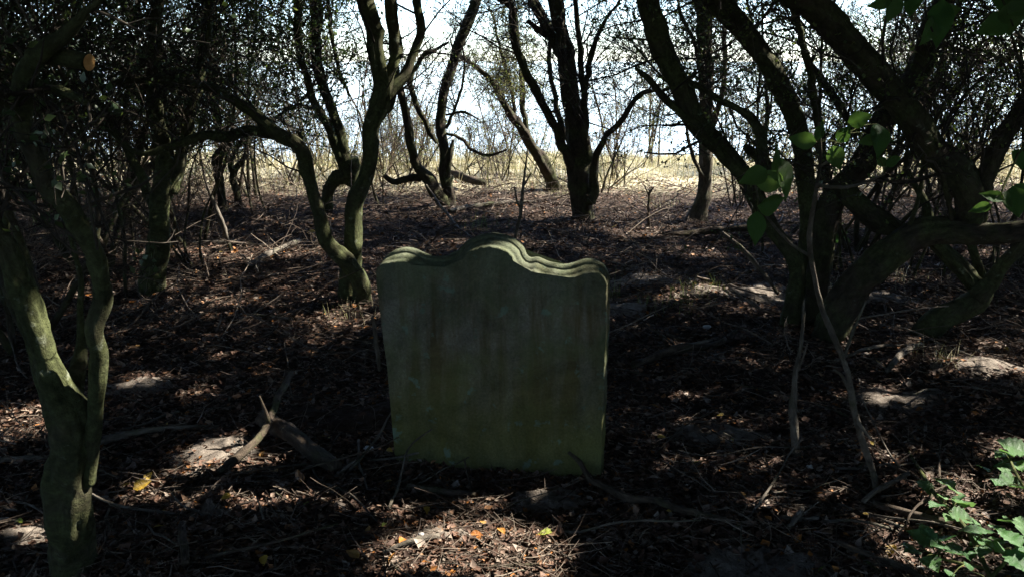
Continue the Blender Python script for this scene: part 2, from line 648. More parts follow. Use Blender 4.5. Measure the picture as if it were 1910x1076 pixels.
def stone_obj(name, sel_layers, parent, fill_front=False, fill_back=False):
    bm = bmesh.new()
    base = sel_layers[0]
    vs = [[bm.verts.new(V[l * n + i]) for i in range(n)] for l in sel_layers]
    for a_ in range(len(vs) - 1):
        for i in range(n - 1):
            f = bm.faces.new((vs[a_][i], vs[a_ + 1][i], vs[a_ + 1][i + 1], vs[a_][i + 1]))
            f.smooth = True
    if fill_front:
        bm.faces.new(vs[-1][::-1]) if False else bm.faces.new(vs[-1])
    if fill_back:
        bm.faces.new(vs[0])
    bmesh.ops.triangulate(bm, faces=[f for f in bm.faces if len(f.verts) > 4])
    bmesh.ops.recalc_face_normals(bm, faces=bm.faces)
    me = bpy.data.meshes.new(name)
    bm.to_mesh(me)
    bm.free()
    me.materials.append(M['stone'])
    return link(name, me, parent)


hs = thing('headstone', 'weathered greenish gravestone with a domed centre and two curved shoulders, blank face', 'gravestone', tuple(stone_c), None, None, yaw)
stone_obj('slab', list(range(0, 6)), hs, fill_back=True)
stone_obj('moulding', list(range(5, 14)), hs)
stone_obj('face', [13, 14], hs, fill_front=True)
for o in hs.children:
    o.location = (0, 0, 0)

# the patches of sun on the ground, the trunks and the stone come through gaps in the crowns
GAPS = [(gnd(850, 1005), .13), (gnd(800, 1030), .14), (gnd(930, 1050), .16), (gnd(1000, 1010), .07), (gnd(600, 905), .10), (gnd(540, 920), .09), (gnd(410, 840), .11), (gnd(450, 870), .09),
        (gnd(300, 905), .07), (gnd(60, 1000), .06), (gnd(40, 780), .12), (gnd(50, 810), .08), (gnd(350, 690), .06), (gnd(245, 720), .07), (gnd(1390, 553), .10), (gnd(1270, 560), .14), (gnd(1210, 530), .12), (gnd(1640, 745), .06),
        (gnd(1800, 690), .10), (gnd(1860, 700), .10), (gnd(1880, 850), .09), (gnd(1740, 1000), .16), (gnd(1770, 930), .12), (at(1890, 1000, 2.35), .1), (gnd(1680, 660), .07), (gnd(1560, 640), .07), (gnd(1890, 920), .08),
        (gnd(480, 480), .22), (gnd(540, 470), .2), (gnd(620, 600), .06), (gnd(420, 560), .1), (gnd(360, 470), .16), (gnd(1060, 425), .22), (gnd(1180, 440), .2), (gnd(1000, 400), .2), (gnd(1300, 470), .18), (gnd(1700, 520), .14), (gnd(1640, 490), .12),
        (gnd(470, 380), .35), (gnd(760, 350), .3), (gnd(1200, 390), .3), (gnd(900, 360), .3), (gnd(1400, 400), .2), (gnd(240, 480), .12), (gnd(1590, 420), .2), (gnd(1840, 480), .14),
        (at(64, 660, 2.3), .07), (at(182, 640, 2.3), .05), (at(172, 720, 2.3), .05), (at(180, 890, 2.32), .07), (at(130, 740, 2.3), .05), (at(150, 960, 2.3), .05),
        (at(900, 448, 3.17), .05), (at(938, 452, 3.15), .06), (at(968, 475, 3.15), .06), (at(1010, 500, 3.15), .04), (at(1075, 505, 3.12), .035), (at(1120, 512, 3.1), .03), (at(1133, 560, 3.08), .06), (at(1130, 680, 3.08), .06), (at(1126, 800, 3.08), .06), (at(750, 473, 3.2), .03),
        (at(300, 390, 5.9), .09), (at(293, 240, 5.9), .09), (at(655, 470, 5.6), .08), (at(690, 520, 5.5), .06), (at(640, 460, 5.5), .06), (at(708, 170, 5.6), .07), (at(600, 110, 9.2), .15), (at(640, 270, 9.0), .12),
        (at(1330, 250, 5), .06), (at(1370, 310, 5), .06), (at(1450, 430, 5), .07), (at(1245, 60, 5), .05), (at(1500, 220, 5), .07), (at(1430, 100, 5), .06), (at(1560, 20, 3.8), .06), (at(1740, 270, 4.3), .05), (at(1800, 520, 5), .06), (at(1890, 470, 4.9), .06),
        (at(1310, 360, 8.8), .14), (at(1320, 290, 8.8), .1), (at(1430, 370, 2.2), .055), (at(1575, 260, 2.2), .04), (at(1850, 370, 1.9), .07), (at(1470, 330, 2.2), .05),
        (at(480, 220, 5.4), .06), (at(540, 265, 5.4), .05), (at(1480, 800, 3.2), .05), (at(1620, 830, 3.0), .05)]


FR = np.random.RandomState(64)
for _ in range(80):
    y_ = FR.uniform(2.4, 10)
    x_ = FR.uniform(-.62, .62) * y_
    if abs(x_ + .05) < .75 and 2.5 < y_ < 3.6:
        continue
    GAPS.append((np.array([x_, y_, 0]), FR.uniform(.02, .065) * (.6 + .07 * y_)))


def through_gap(P, slack=0.0, grow_=1.25):
    keep = np.ones(len(P), bool)
    for g, r in GAPS:
        r = r * grow_
        d = P - g
        t = d @ SUN
        k = np.linalg.norm(d - t[:, None] * SUN, axis=1)
        keep &= ~((k < r + slack) & (t > .25))
    return keep


# ------------------------------------------------------------------ trees
TREES = []       # (object, x, y) for the crowns
TR = np.random.RandomState(77)


def limb_pts(pts, Y0, Y1, ext=1.0, lean=None):
    P, R = [], []
    m = len(pts)
    for i, (px, py, w) in enumerate(pts):
        Y = Y0 + (Y1 - Y0) * i / max(1, m - 1)
        p = at(px, py, Y)
        P.append(p)
        R.append(max(.004, .9 * w / FPX * depth(p) / 2))
    P, R = np.array(P), np.array(R)
    if ext > 0:
        d = unit(P[-1] - P[-2])
        r = R[-1]
        for k in range(3):
            d = unit(d + TR.normal(0, .22, 3) + np.array([0, 0, .35]))
            P = np.vstack([P, P[-1] + d * ext / 3])
            R = np.append(R, r * (1 - .2 * (k + 1)))
    return P, R


def foliage(root, src, n1, len1=.7, n2=6, n3=4, nl=5, leaf='leaf_dark', lsize=.027, up=.05, rs=None, twig='twig', out=None, r1=.008, dense=1.0, nl2=0):
    """twigs and leaves from source points on the limbs"""
    rs = rs or TR
    S = np.vstack([s[0] for s in src])
    D = np.vstack([s[1] for s in src])
    idx = rs.randint(0, len(S), n1)
    S, Tn = S[idx], D[idx]
    w = unit(np.cross(Tn, rs.normal(0, 1, Tn.shape)))
    g = rs.uniform(.6, 1.25, (n1, 1))
    D1 = Tn * np.cos(g) + w * np.sin(g)
    if out is not None:
        D1 = unit(D1 + np.array(out))
    L1 = len1 * rs.uniform(.5, 1.3, n1)
    P1 = grow(S, D1, L1, 6, .24, up, rs)
    R1 = np.linspace(1, .35, 6)[None] * r1 * (L1 / len1)[:, None]
    parts = [sticks_np(P1, R1, 5)]
    S2, D2, _ = children(P1, n2, (.5, 1.15), .2, rs)
    L2 = len1 * .5 * rs.uniform(.4, 1.2, len(S2))
    P2 = grow(S2, D2, L2, 5, .25, up, rs)
    R2 = np.linspace(1, .4, 5)[None] * .5 * r1 * np.ones((len(S2), 1))
    parts.append(sticks_np(P2, R2, 4))
    S3, D3, _ = children(P2, n3, (.6, 1.2), .15, rs)
    L3 = len1 * .22 * rs.uniform(.4, 1.2, len(S3))
    P3 = grow(S3, D3, L3, 3, .25, up, rs)
    R3 = np.linspace(1, .5, 3)[None] * .29 * r1 * np.ones((len(S3), 1))
    parts.append(sticks_np(P3, R3, 3))
    Vt, Ft, Ct = merge(parts)
    link('twigs', mesh_np('twigs', Vt, Ft, M[twig]), root, None, 'stuff')
    if nl > 0:
        S4, D4, _ = children(P3, nl, (.4, 1.3), .1, rs)
        keep = (rs.rand(len(S4)) < dense) & through_gap(S4, 0, 1.0)
        S4, D4 = S4[keep], D4[keep]
        Nn = rs.normal(0, 1, S4.shape) + np.array([0, 0, .8])
        L = lsize * rs.uniform(.55, 1.25, len(S4))
        Vl, Fl = leaves_np(S4, D4, Nn, L, L * rs.uniform(.5, .8, len(S4)), .12, .1)
        link('foliage', mesh_np('foliage', Vl, Fl, M[leaf]), root, None, 'stuff')


def localise(root):
    """parts are authored in place; hang them on their tree without moving them"""
    loc = root.location.copy()
    for o in root.children:
        o.location = (-loc[0], -loc[1], -loc[2])


SD = [100]


def tree(label, limbs, mat='bark', name='hawthorn_tree', cat='tree', fol=None, sides=14, step=.03, rough=.075, group='old trees of the thicket', stubs=()):
    """limbs: first is the trunk; each (pts, Y0, Y1, ext[, part name])"""
    P0, R0 = limb_pts(*limbs[0][:4])
    base = P0[0].copy()
    base[2] = float(hgt(base[0], base[1]))
    root = thing(name, label, cat, tuple(base), None, group)
    src = []
    for i, lb in enumerate(limbs):
        P, R = limb_pts(*lb[:4]) if i else (P0, R0)
        nm = lb[4] if len(lb) > 4 else ('trunk' if i == 0 else 'limb')
        m_ = lb[5] if len(lb) > 5 else mat
        if nm == 'trunk':
            P, R = P.copy(), R.copy()
            d = unit(P[0] - P[1])
            P = np.vstack([P[0] + np.array([d[0] * .08, d[1] * .08, -.12]), P])
            R = np.append(R[0] * 1.3, R)
            R[1] *= 1.06
        Pc, Rc = catmull(P, R, max(step * .7, R.mean() * .2))
        SD[0] += 1
        kk = np.linspace(0, len(Pc) * max(step * .7, R.mean() * .2) / max(.05, R.mean() * 5), len(Pc))
        wob = np.stack([vnoise(np.stack([kk, 0 * kk + SD[0] * 1.7, 0 * kk + j * 5.1], -1)) for j in range(3)], 1) * np.clip(kk, 0, 1)[:, None]
        Pc = Pc + wob * Rc[:, None] * .55
        V_, F_, C_ = tube(Pc, Rc, int(sides * 1.7) if R.mean() > .03 else 10, rough, SD[0])
        link(nm, mesh_np(nm, V_, F_, M[m_], True, C_), root)
        k = Pc[:, 2] > .9
        if k.sum() > 2:
            src.append((Pc[k], unit(np.gradient(Pc, axis=0))[k]))
    n_ = 5 + 3 * len(src)
    if src:
        Sx, Dx = np.vstack([a_[0] for a_ in src]), np.vstack([a_[1] for a_ in src])
        ix = TR.randint(0, len(Sx), n_)
        w_ = unit(np.cross(Dx[ix], TR.normal(0, 1, (n_, 3))) + .35 * Dx[ix])
        Ps = grow(Sx[ix], w_, TR.uniform(.1, .45, n_), 5, .22, .02, TR)
        Vb, Fb, _ = sticks_np(Ps, np.linspace(1, .45, 5)[None] * TR.uniform(.004, .010, n_)[:, None], 6)
        link('broken_twigs', mesh_np('broken_twigs', Vb, Fb, M['twig']), root, None, 'stuff')
    if fol:
        for f in (fol if isinstance(fol, list) else [fol]):
            foliage(root, src, **f)
    for s in stubs:
        s(root)
    localise(root)
    TREES.append((root, base[0], base[1]))
    return root


# --- the tree close by on the left, two stems from one foot and a sawn limb
def sawn(root):
    P = np.array([at(84, 100, 2.25), at(120, 108, 2.22), at(166, 117, 2.2)])
    Pc, Rc = catmull(P, np.array([.026, .022, .021]), .02)
    V_, F_, C_ = tube(Pc, Rc, 14, .04, 7, cap=False)
    link('sawn_limb', mesh_np('sawn_limb', V_, F_, M['bark_moss'], True, C_), root)
    d = unit(Pc[-1] - Pc[-2])
    a_ = unit(np.cross(d, [0, 0, 1]))
    b_ = np.cross(d, a_)
    ring = [Pc[-1] + .021 * (math.cos(t) * a_ + math.sin(t) * b_) + d * .001 for t in np.linspace(0, 6.283, 14, endpoint=False)]
    link('cut_end', mesh_np('cut_end', ring + [Pc[-1] + d * .003], np.array([(i, (i + 1) % 14, 14) for i in range(14)]), M['cut']), root)


q = NT('cut_wood')
q.principled(q.ramp(q.noise(q.n('ShaderNodeTexCoord').outputs['Object'], 60), [(.3, (.35, .17, .05)), (.7, (.6, .34, .13))]), .8)
M['cut'] = q.m

tree('mossy forked trunk with a sawn-off limb, close by at the left edge', [
    ([(142, 1092, 84), (142, 1000, 78), (138, 900, 80), (134, 820, 82), (122, 760, 74), (98, 710, 60), (76, 655, 50), (60, 600, 54), (42, 540, 52), (14, 470, 48), (-30, 400, 44)], 2.36, 2.3, 1.0),
    ([(166, 900, 30), (172, 820, 32), (175, 755, 33), (180, 670, 36), (188, 590, 38), (190, 540, 38), (180, 475, 38), (160, 425, 40), (124, 380, 40), (86, 345, 40), (58, 290, 40), (38, 215, 44), (42, 150, 42), (62, 115, 40), (90, 88, 36), (120, 60, 26), (160, 22, 18), (190, -10, 14)], 2.34, 2.15, .8),
    ([(132, 800, 50), (130, 740, 46), (142, 690, 34), (150, 640, 22), (150, 590, 14)], 2.37, 2.5, .5, 'limb'),
    ([(50, 150, 24), (95, 165, 20), (130, 180, 18), (165, 194, 14)], 2.2, 2.1, 0, 'broken_limb'),
    ([(40, 215, 26), (10, 190, 24), (-20, 175, 22)], 2.2, 2.1, .7),
], 'bark_moss', sides=26, step=.016, rough=.06, name='forked_tree', fol=dict(n1=26, len1=.4, n2=4, n3=3, nl=2, leaf='leaf_dark', r1=.006), stubs=[sawn])

# --- arched tree left of the stone
tree('twin-stemmed tree just left of the gravestone, one stem arching to the left', [
    ([(650, 585, 46), (653, 530, 40), (658, 470, 38), (668, 400, 36), (680, 320, 31), (695, 245, 32), (711, 192, 38), (703, 130, 31), (692, 60, 33), (682, -5, 32)], 5.6, 5.6, 1.4),
    ([(674, 575, 32), (676, 525, 36), (652, 487, 36), (614, 446, 29), (592, 390, 25), (578, 330, 25), (560, 282, 28), (530, 255, 30), (488, 222, 25), (440, 190, 21), (398, 165, 18), (330, 150, 15), (250, 151, 12), (180, 168, 8)], 5.55, 5.2, 0),
    ([(538, 262, 24), (500, 248, 22), (468, 246, 22), (420, 252, 23), (372, 260, 20), (320, 276, 16), (260, 285, 11)], 5.45, 5.3, .5),
    ([(714, 196, 28), (730, 140, 22), (738, 80, 24), (730, 20, 26), (726, -10, 24)], 5.6, 5.7, 1.2),
    ([(716, 205, 24), (744, 160, 22), (770, 105, 19), (784, 50, 18), (780, -8, 18)], 5.6, 5.8, 1.2),
    ([(640, 560, 26), (660, 585, 26), (636, 610, 14)], 5.6, 5.4, 0, 'root'),
    ([(560, 278, 8), (562, 258, 9), (556, 246, 5)], 5.5, 5.45, 0, 'broken_limb'),
], 'bark_moss', rough=.06, fol=dict(n1=60, len1=.6, n2=7, n3=5, nl=1, leaf='leaf_dark', dense=.6, r1=.006))

tree('pair of slim mossy stems rising behind the arched stem', [
    ([(606, 394, 24), (612, 362, 22), (630, 335, 26), (648, 325, 26), (634, 290, 18), (608, 232, 17), (583, 180, 15), (568, 130, 15), (557, 60, 16), (552, -8, 16)], 9.2, 8.8, 1.4),
    ([(652, 330, 24), (645, 290, 20), (624, 225, 19), (600, 150, 19), (590, 100, 20), (586, 50, 22), (586, -8, 22)], 9.0, 9.2, 1.4),
    ([(655, 345, 26), (660, 320, 26), (655, 300, 26)], 9.1, 9.0, 0),
    ([(652, 180, 6), (632, 130, 8), (618, 70, 8), (612, -5, 8)], 9.1, 9.1, .6),
], 'bark_moss', fol=dict(n1=90, len1=.8, n2=8, n3=6, nl=2, leaf='leaf_mid', lsize=.04))

tree('slender leaning tree with a broken stub, behind the left shoulder of the gravestone', [
    ([(835, 395, 26), (833, 340, 22), (830, 290, 20), (824, 230, 20), (830, 170, 19), (848, 118, 18), (866, 60, 20), (884, 2, 20), (895, -30, 20)], 9.5, 9.6, 1.2),
    ([(832, 392, 26), (822, 365, 24), (802, 338, 24), (777, 313, 20), (768, 280, 18), (760, 225, 17), (748, 175, 16), (738, 120, 16), (732, 60, 15), (728, -5, 15)], 9.5, 9.3, 1.2),
    ([(836, 330, 12), (840, 290, 11), (846, 260, 6)], 9.5, 9.5, 0, 'broken_limb'),
    ([(815, 268, 9), (795, 235, 11), (775, 190, 12), (766, 150, 12), (776, 125, 10), (800, 98, 9), (838, 80, 5)], 9.6, 9.7, 0),
    ([(832, 240, 7), (850, 200, 6), (864, 150, 5), (866, 105, 4), (858, 80, 3)], 9.5, 9.4, 0),
    ([(832, 250, 6), (860, 258, 7), (880, 280, 6), (910, 290, 6), (945, 280, 4)], 9.5, 9.4, 0),
    ([(832, 215, 5), (865, 210, 6), (895, 225, 3)], 9.5, 9.3, 0),
    ([(785, 333, 15), (755, 332, 14), (735, 338, 12), (718, 328, 9)], 9.45, 9.4, 0),
], 'bark', rough=.06, fol=dict(n1=55, len1=.7, n2=7, n3=4, nl=1, leaf='leaf_mid', dense=.5, r1=.006))

tree('stout dark multi-stemmed tree straight behind the gravestone', [
    ([(1091, 410, 44), (1090, 385, 42), (1088, 340, 46), (1082, 290, 48), (1075, 245, 42), (1067, 195, 36), (1056, 130, 33), (1043, 60, 30), (1032, -6, 30)], 8.9, 8.9, 1.6),
    ([(1070, 320, 24), (1048, 262, 19), (1028, 225, 17), (1003, 175, 17), (982, 130, 16), (962, 85, 13), (958, 40, 14), (950, 12, 12), (920, -6, 11)], 8.9, 8.4, .8),
    ([(1055, 115, 24), (1038, 75, 22), (1016, 40, 20), (988, -6, 18)], 8.9, 9.2, 1.2),
    ([(1035, 78, 12), (1010, 60, 12), (984, 38, 9)], 9.0, 9.0, 0, 'broken_limb'),
    ([(1096, 300, 22), (1092, 230, 15), (1086, 150, 13), (1078, 60, 11), (1074, -6, 10)], 8.85, 8.8, 1.0),
    ([(1090, 170, 12), (1102, 110, 12), (1112, 75, 10), (1128, 40, 7), (1150, 10, 6)], 8.85, 8.7, .5),
    ([(1102, 380, 22), (1106, 330, 18), (1113, 290, 14), (1130, 258, 13), (1160, 226, 11), (1196, 176, 9), (1240, 168, 6)], 8.8, 8.4, .5),
    ([(1060, 265, 10), (1046, 230, 12), (1030, 160, 10), (1024, 100, 8)], 9.1, 9.3, .5),
], 'bark', rough=.08, sides=18, fol=[dict(n1=120, len1=.8, n2=7, n3=5, nl=1, leaf='leaf_dark', dense=.55, r1=.007)])

tree('thin leaning tree bushy with ivy, left of the stout dark tree', [
    ([(1030, 360, 26), (1022, 325, 24), (1010, 300, 24), (990, 270, 21), (968, 230, 17), (942, 200, 14), (922, 165, 12), (905, 140, 10), (866, 112, 7)], 10.8, 10.2, .3),
    ([(985, 262, 14), (976, 210, 12), (975, 150, 11), (968, 90, 10), (960, 20, 8)], 10.7, 10.8, .6),
    ([(960, 222, 8), (955, 170, 7), (938, 110, 6), (925, 60, 5)], 10.6, 10.8, .4),
], 'bark', fol=[dict(n1=130, len1=.5, n2=8, n3=6, nl=3, leaf='leaf_pale', lsize=.023, dense=.6, r1=.005)])

tree('upright pale-barked tree with dark leaves, standing before the bright grass', [
    ([(1300, 416, 40), (1306, 380, 30), (1313, 330, 28), (1318, 270, 27), (1320, 200, 28), (1318, 100, 28), (1312, -6, 28)], 8.8, 8.8, 1.4),
    ([(1322, 250, 14), (1338, 205, 12), (1348, 160, 11), (1352, 90, 9), (1346, -5, 8)], 8.8, 8.7, .8),
    ([(1312, 330, 7), (1296, 300, 8), (1284, 262, 7), (1280, 232, 5)], 8.7, 8.5, 0),
    ([(1318, 130, 9), (1295, 80, 8), (1270, 30, 7)], 8.8, 8.5, .5),
], 'bark_pale', fol=[dict(n1=120, len1=.65, n2=7, n3=5, nl=4, leaf='leaf_dark', lsize=.023, r1=.006)])

tree('thick mossy trunk leaning hard to the left, just right of the upright pale tree', [
    ([(1474, 612, 40), (1487, 560, 32), (1482, 505, 29), (1460, 458, 29), (1432, 412, 29), (1406, 372, 29), (1380, 326, 32), (1346, 280, 36), (1310, 235, 39), (1277, 182, 41), (1250, 130, 42), (1228, 62, 43), (1204, -8, 46)], 5.05, 5.0, 1.5),
    ([(1340, 280, 20), (1300, 235, 15), (1240, 185, 17), (1210, 150, 14), (1188, 128, 8)], 5.0, 4.8, 0),
    ([(1275, 150, 14), (1320, 172, 13), (1370, 200, 14), (1405, 225, 20), (1418, 260, 22), (1424, 290, 18)], 5.0, 4.6, 0),
    ([(1400, 370, 26), (1430, 312, 22), (1405, 285, 20), (1392, 272, 12)], 5.0, 4.7, 0, 'broken_limb'),
], 'bark_moss', rough=.06, sides=20, fol=[dict(n1=40, len1=.55, n2=6, n3=4, nl=3, leaf='leaf_dark', lsize=.023, r1=.006)])

tree('tall trunk slanting up to the left behind the leaning trunk, pale moss on top', [
    ([(1508, 600, 38), (1508, 520, 34), (1506, 440, 33), (1504, 360, 34), (1496, 285, 36), (1480, 228, 38), (1455, 170, 38), (1424, 115, 39), (1384, 58, 42), (1330, -8, 48)], 5.3, 5.0, 1.5),
    ([(1538, 340, 20), (1530, 250, 18), (1518, 180, 17), (1506, 120, 16), (1492, 62, 14), (1478, -6, 12)], 5.25, 5.1, 1.0),
], 'bark_moss', rough=.055, sides=18, fol=[dict(n1=40, len1=.6, n2=6, n3=4, nl=3, leaf='leaf_mid', lsize=.023, r1=.006)])

tree('dark trunk crossing behind the great arching limb on the right', [
    ([(1516, 625, 54), (1524, 540, 46), (1532, 460, 46), (1558, 370, 48), (1604, 300, 44), (1652, 232, 44), (1708, 140, 48), (1735, 60, 38), (1765, -8, 30)], 5.1, 5.3, 1.5),
    ([(1572, 352, 40), (1608, 384, 42), (1650, 415, 42), (1700, 440, 36)], 5.1, 4.85, 0),
    ([(1600, 250, 14), (1560, 190, 16), (1525, 140, 14)], 5.2, 5.6, .4),
], 'bark', rough=.07, sides=18, fol=[dict(n1=40, len1=.6, n2=6, n3=4, nl=3, leaf='leaf_dark', lsize=.023, r1=.006)])

tree('massive low tree arching sideways on the right, one great limb thrown back to the left', [
    ([(1535, 632, 66), (1562, 572, 64), (1600, 514, 62), (1648, 470, 60), (1712, 438, 58), (1780, 428, 46), (1850, 430, 38), (1930, 426, 38), (2020, 400, 34)], 4.85, 4.3, .8),
    ([(1790, 440, 50), (1812, 395, 62), (1792, 332, 56), (1752, 282, 50), (1712, 232, 52), (1668, 180, 54), (1618, 118, 56), (1560, 52, 60), (1498, -12, 64)], 4.55, 4.25, 1.4),
    ([(1816, 395, 44), (1838, 335, 36), (1868, 268, 34), (1905, 205, 36), (1960, 120, 32)], 4.5, 4.3, 1.2),
    ([(1690, 440, 10), (1712, 370, 9), (1722, 310, 8), (1740, 250, 7)], 4.6, 4.5, .2),
    ([(1775, 410, 9), (1760, 340, 12), (1752, 300, 7)], 4.5, 4.3, 0),
    ([(1790, 395, 16), (1780, 320, 18), (1775, 288, 10)], 4.6, 4.7, 0, 'broken_limb'),
], 'bark', rough=.06, sides=24, step=.025, fol=[dict(n1=70, len1=.6, n2=6, n3=4, nl=2, leaf='leaf_mid', lsize=.023, r1=.007)])

tree('low V-shaped tree with moss on its arms, under the arching trunk on the right', [
    ([(1728, 628, 52), (1768, 592, 48), (1812, 560, 42), (1830, 545, 38), (1806, 520, 31), (1778, 485, 31), (1752, 450, 30), (1735, 420, 24), (1725, 380, 15)], 4.95, 5.1, .4),
    ([(1820, 555, 38), (1848, 528, 31), (1878, 485, 28), (1912, 440, 27), (1960, 370, 24)], 4.95, 4.9, 1.2),
    ([(1832, 520, 20), (1815, 470, 18), (1800, 440, 14)], 5.1, 5.2, .3),
], 'bark_moss', rough=.06, sides=18, fol=[dict(n1=24, len1=.5, n2=5, n3=4, nl=2, leaf='leaf_mid', lsize=.023, r1=.006)])

tree('grey-green trunk flecked with light, deep in the thicket at the left', [
    ([(288, 560, 46), (290, 500, 42), (296, 440, 41), (302, 390, 40), (306, 330, 38), (298, 260, 32), (290, 200, 28), (288, 100, 24), (292, -8, 22)], 5.85, 5.9, 1.5),
    ([(318, 360, 24), (336, 310, 24), (352, 240, 22), (372, 150, 20), (388, 60, 20), (392, -8, 18)], 5.85, 6.2, 1.2),
    ([(300, 420, 22), (262, 330, 20), (235, 280, 18), (200, 220, 16), (150, 160, 12)], 5.9, 6.1, .8),
], 'bark_moss', rough=.06, sides=18, fol=[dict(n1=110, len1=.7, n2=7, n3=5, nl=4, leaf='leaf_dark', lsize=.023, r1=.007)])

tree('leaning stump-like stem catching light, left of the grey-green trunk', [
    ([(204, 428, 30), (220, 390, 26), (238, 355, 22), (262, 325, 20), (292, 300, 16), (330, 250, 12), (350, 180, 9)], 8.3, 8.0, .8),
    ([(232, 430, 22), (246, 398, 20), (262, 375, 16), (290, 350, 10)], 8.3, 8.2, .3),
], 'bark_pale', fol=[dict(n1=40, len1=.6, n2=6, n3=4, nl=4, leaf='leaf_dark', r1=.006)])

tree('dark twin stems in front of the pale grass, left of the arched stem', [
    ([(420, 412, 20), (415, 370, 16), (410, 330, 16), (406, 290, 18), (420, 262, 18), (400, 200, 18), (392, 120, 20), (388, -6, 20)], 8.9, 8.9, 1.2),
    ([(444, 392, 16), (440, 350, 15), (436, 325, 14), (452, 300, 10), (460, 286, 6)], 9.2, 9.2, 0),
    ([(436, 328, 12), (430, 300, 10), (455, 262, 9), (500, 230, 8), (560, 190, 7)], 9.2, 9.3, .4),
], 'bark', fol=[dict(n1=90, len1=.8, n2=7, n3=5, nl=4, leaf='leaf_dark', lsize=.023, r1=.007)])


# --- shrubs and back trees, grown from the ground
def shrub(label, x, y, h, spread, ns, fol, mat='bark', name='shrub', cat='shrub', group=None, r=.02, lean=(0, 0), seed=1, zsrc=.3):
    rs = np.random.RandomState(seed)
    z = float(hgt(x, y))
    root = thing(name, label, cat, (x, y, z), None, group)
    src = []
    for i in range(ns):
        p = np.array([x + rs.uniform(-.12, .12), y + rs.uniform(-.12, .12), z - .08])
        a_ = rs.uniform(0, 6.28)
        d = unit(np.array([math.cos(a_) * spread + lean[0], math.sin(a_) * spread + lean[1], 1.0]))
        P = [p]
        nseg = 6
        for k in range(nseg):
            d = unit(d + rs.normal(0, .17, 3) + np.array([0, 0, .06]))
            P.append(P[-1] + d * h / nseg * rs.uniform(.8, 1.2))
        rr = r * rs.uniform(.6, 1.1)
        Pc, Rc = catmull(np.array(P), np.linspace(rr * 1.2, rr * .35, nseg + 1), .06)
        V_, F_, C_ = tube(Pc, Rc, 8, .06, seed * 13 + i)
        link('stem', mesh_np('stem', V_, F_, M[mat], True, C_), root)
        k = Pc[:, 2] > z + zsrc
        src.append((Pc[k], unit(np.gradient(Pc, axis=0))[k]))
    for f in (fol if isinstance(fol, list) else [fol]):
        foliage(root, src, rs=rs, **f)
    localise(root)
    return root


DENSE = dict(n1=130, len1=.75, n2=8, n3=6, nl=4, leaf='leaf_dark', lsize=.023, r1=.006)
grp = 'dense dark bushes at the left of the thicket'
for i, (px, Y, h, ns, lab) in enumerate([
        (40, 4.6, 2.6, 5, 'dense dark bush filling the upper left corner'),
        (180, 6.6, 2.9, 6, 'dark tangled bush between the forked trunk and the grey-green trunk'),
        (-60, 7.2, 3.0, 6, 'dark bush at the far left edge behind the forked trunk'),
        (90, 8.8, 3.0, 6, 'bush far back at the left with glints of sky through it'),
        (360, 7.6, 3.0, 5, 'dark bush just right of the grey-green trunk'),
        (470, 10.2, 2.9, 5, 'bush with fine leaves above the left end of the pale grass'),
        (250, 10.4, 2.8, 6, 'bush at the back left with pale grass showing below it')]):
    p = at(px, 500, Y)
    d_ = dict(DENSE)
    if px > 300:
        d_['n1'] = 90
        d_['nl'] = 2
    shrub(lab, p[0], Y, h, .35, ns, d_, seed=40 + i, group=grp, zsrc=.35 if Y > 8 and px < 300 else (.75 if px > 80 else .9), r=.022)

grp = 'leafy bushes on the right of the thicket'
for i, (px, Y, h, ns, lab) in enumerate([
        (1430, 8.2, 3.0, 5, 'dark-leaved bush between the pale tree and the slanting trunk'),
        (1600, 7.4, 3.0, 6, 'green bush behind the crossing trunks on the right'),
        (1760, 8.6, 3.0, 6, 'bush with sunlit leaves seen above the arching trunk'),
        (1890, 6.6, 2.8, 6, 'twiggy bush at the right edge behind the arching trunk'),
        (2000, 9.0, 3.0, 6, 'bush at the far right edge, sky glinting through'),
        (1660, 10.4, 2.8, 6, 'pale bush at the back right between the crossing trunks')]):
    p = at(px, 500, Y)
    shrub(lab, p[0], Y, h, .4, ns, dict(n1=80, len1=.8, n2=8, n3=6, nl=2, leaf='leaf_mid' if i else 'leaf_dark', lsize=.023, r1=.006), seed=60 + i, group=grp, zsrc=1.0, r=.02)

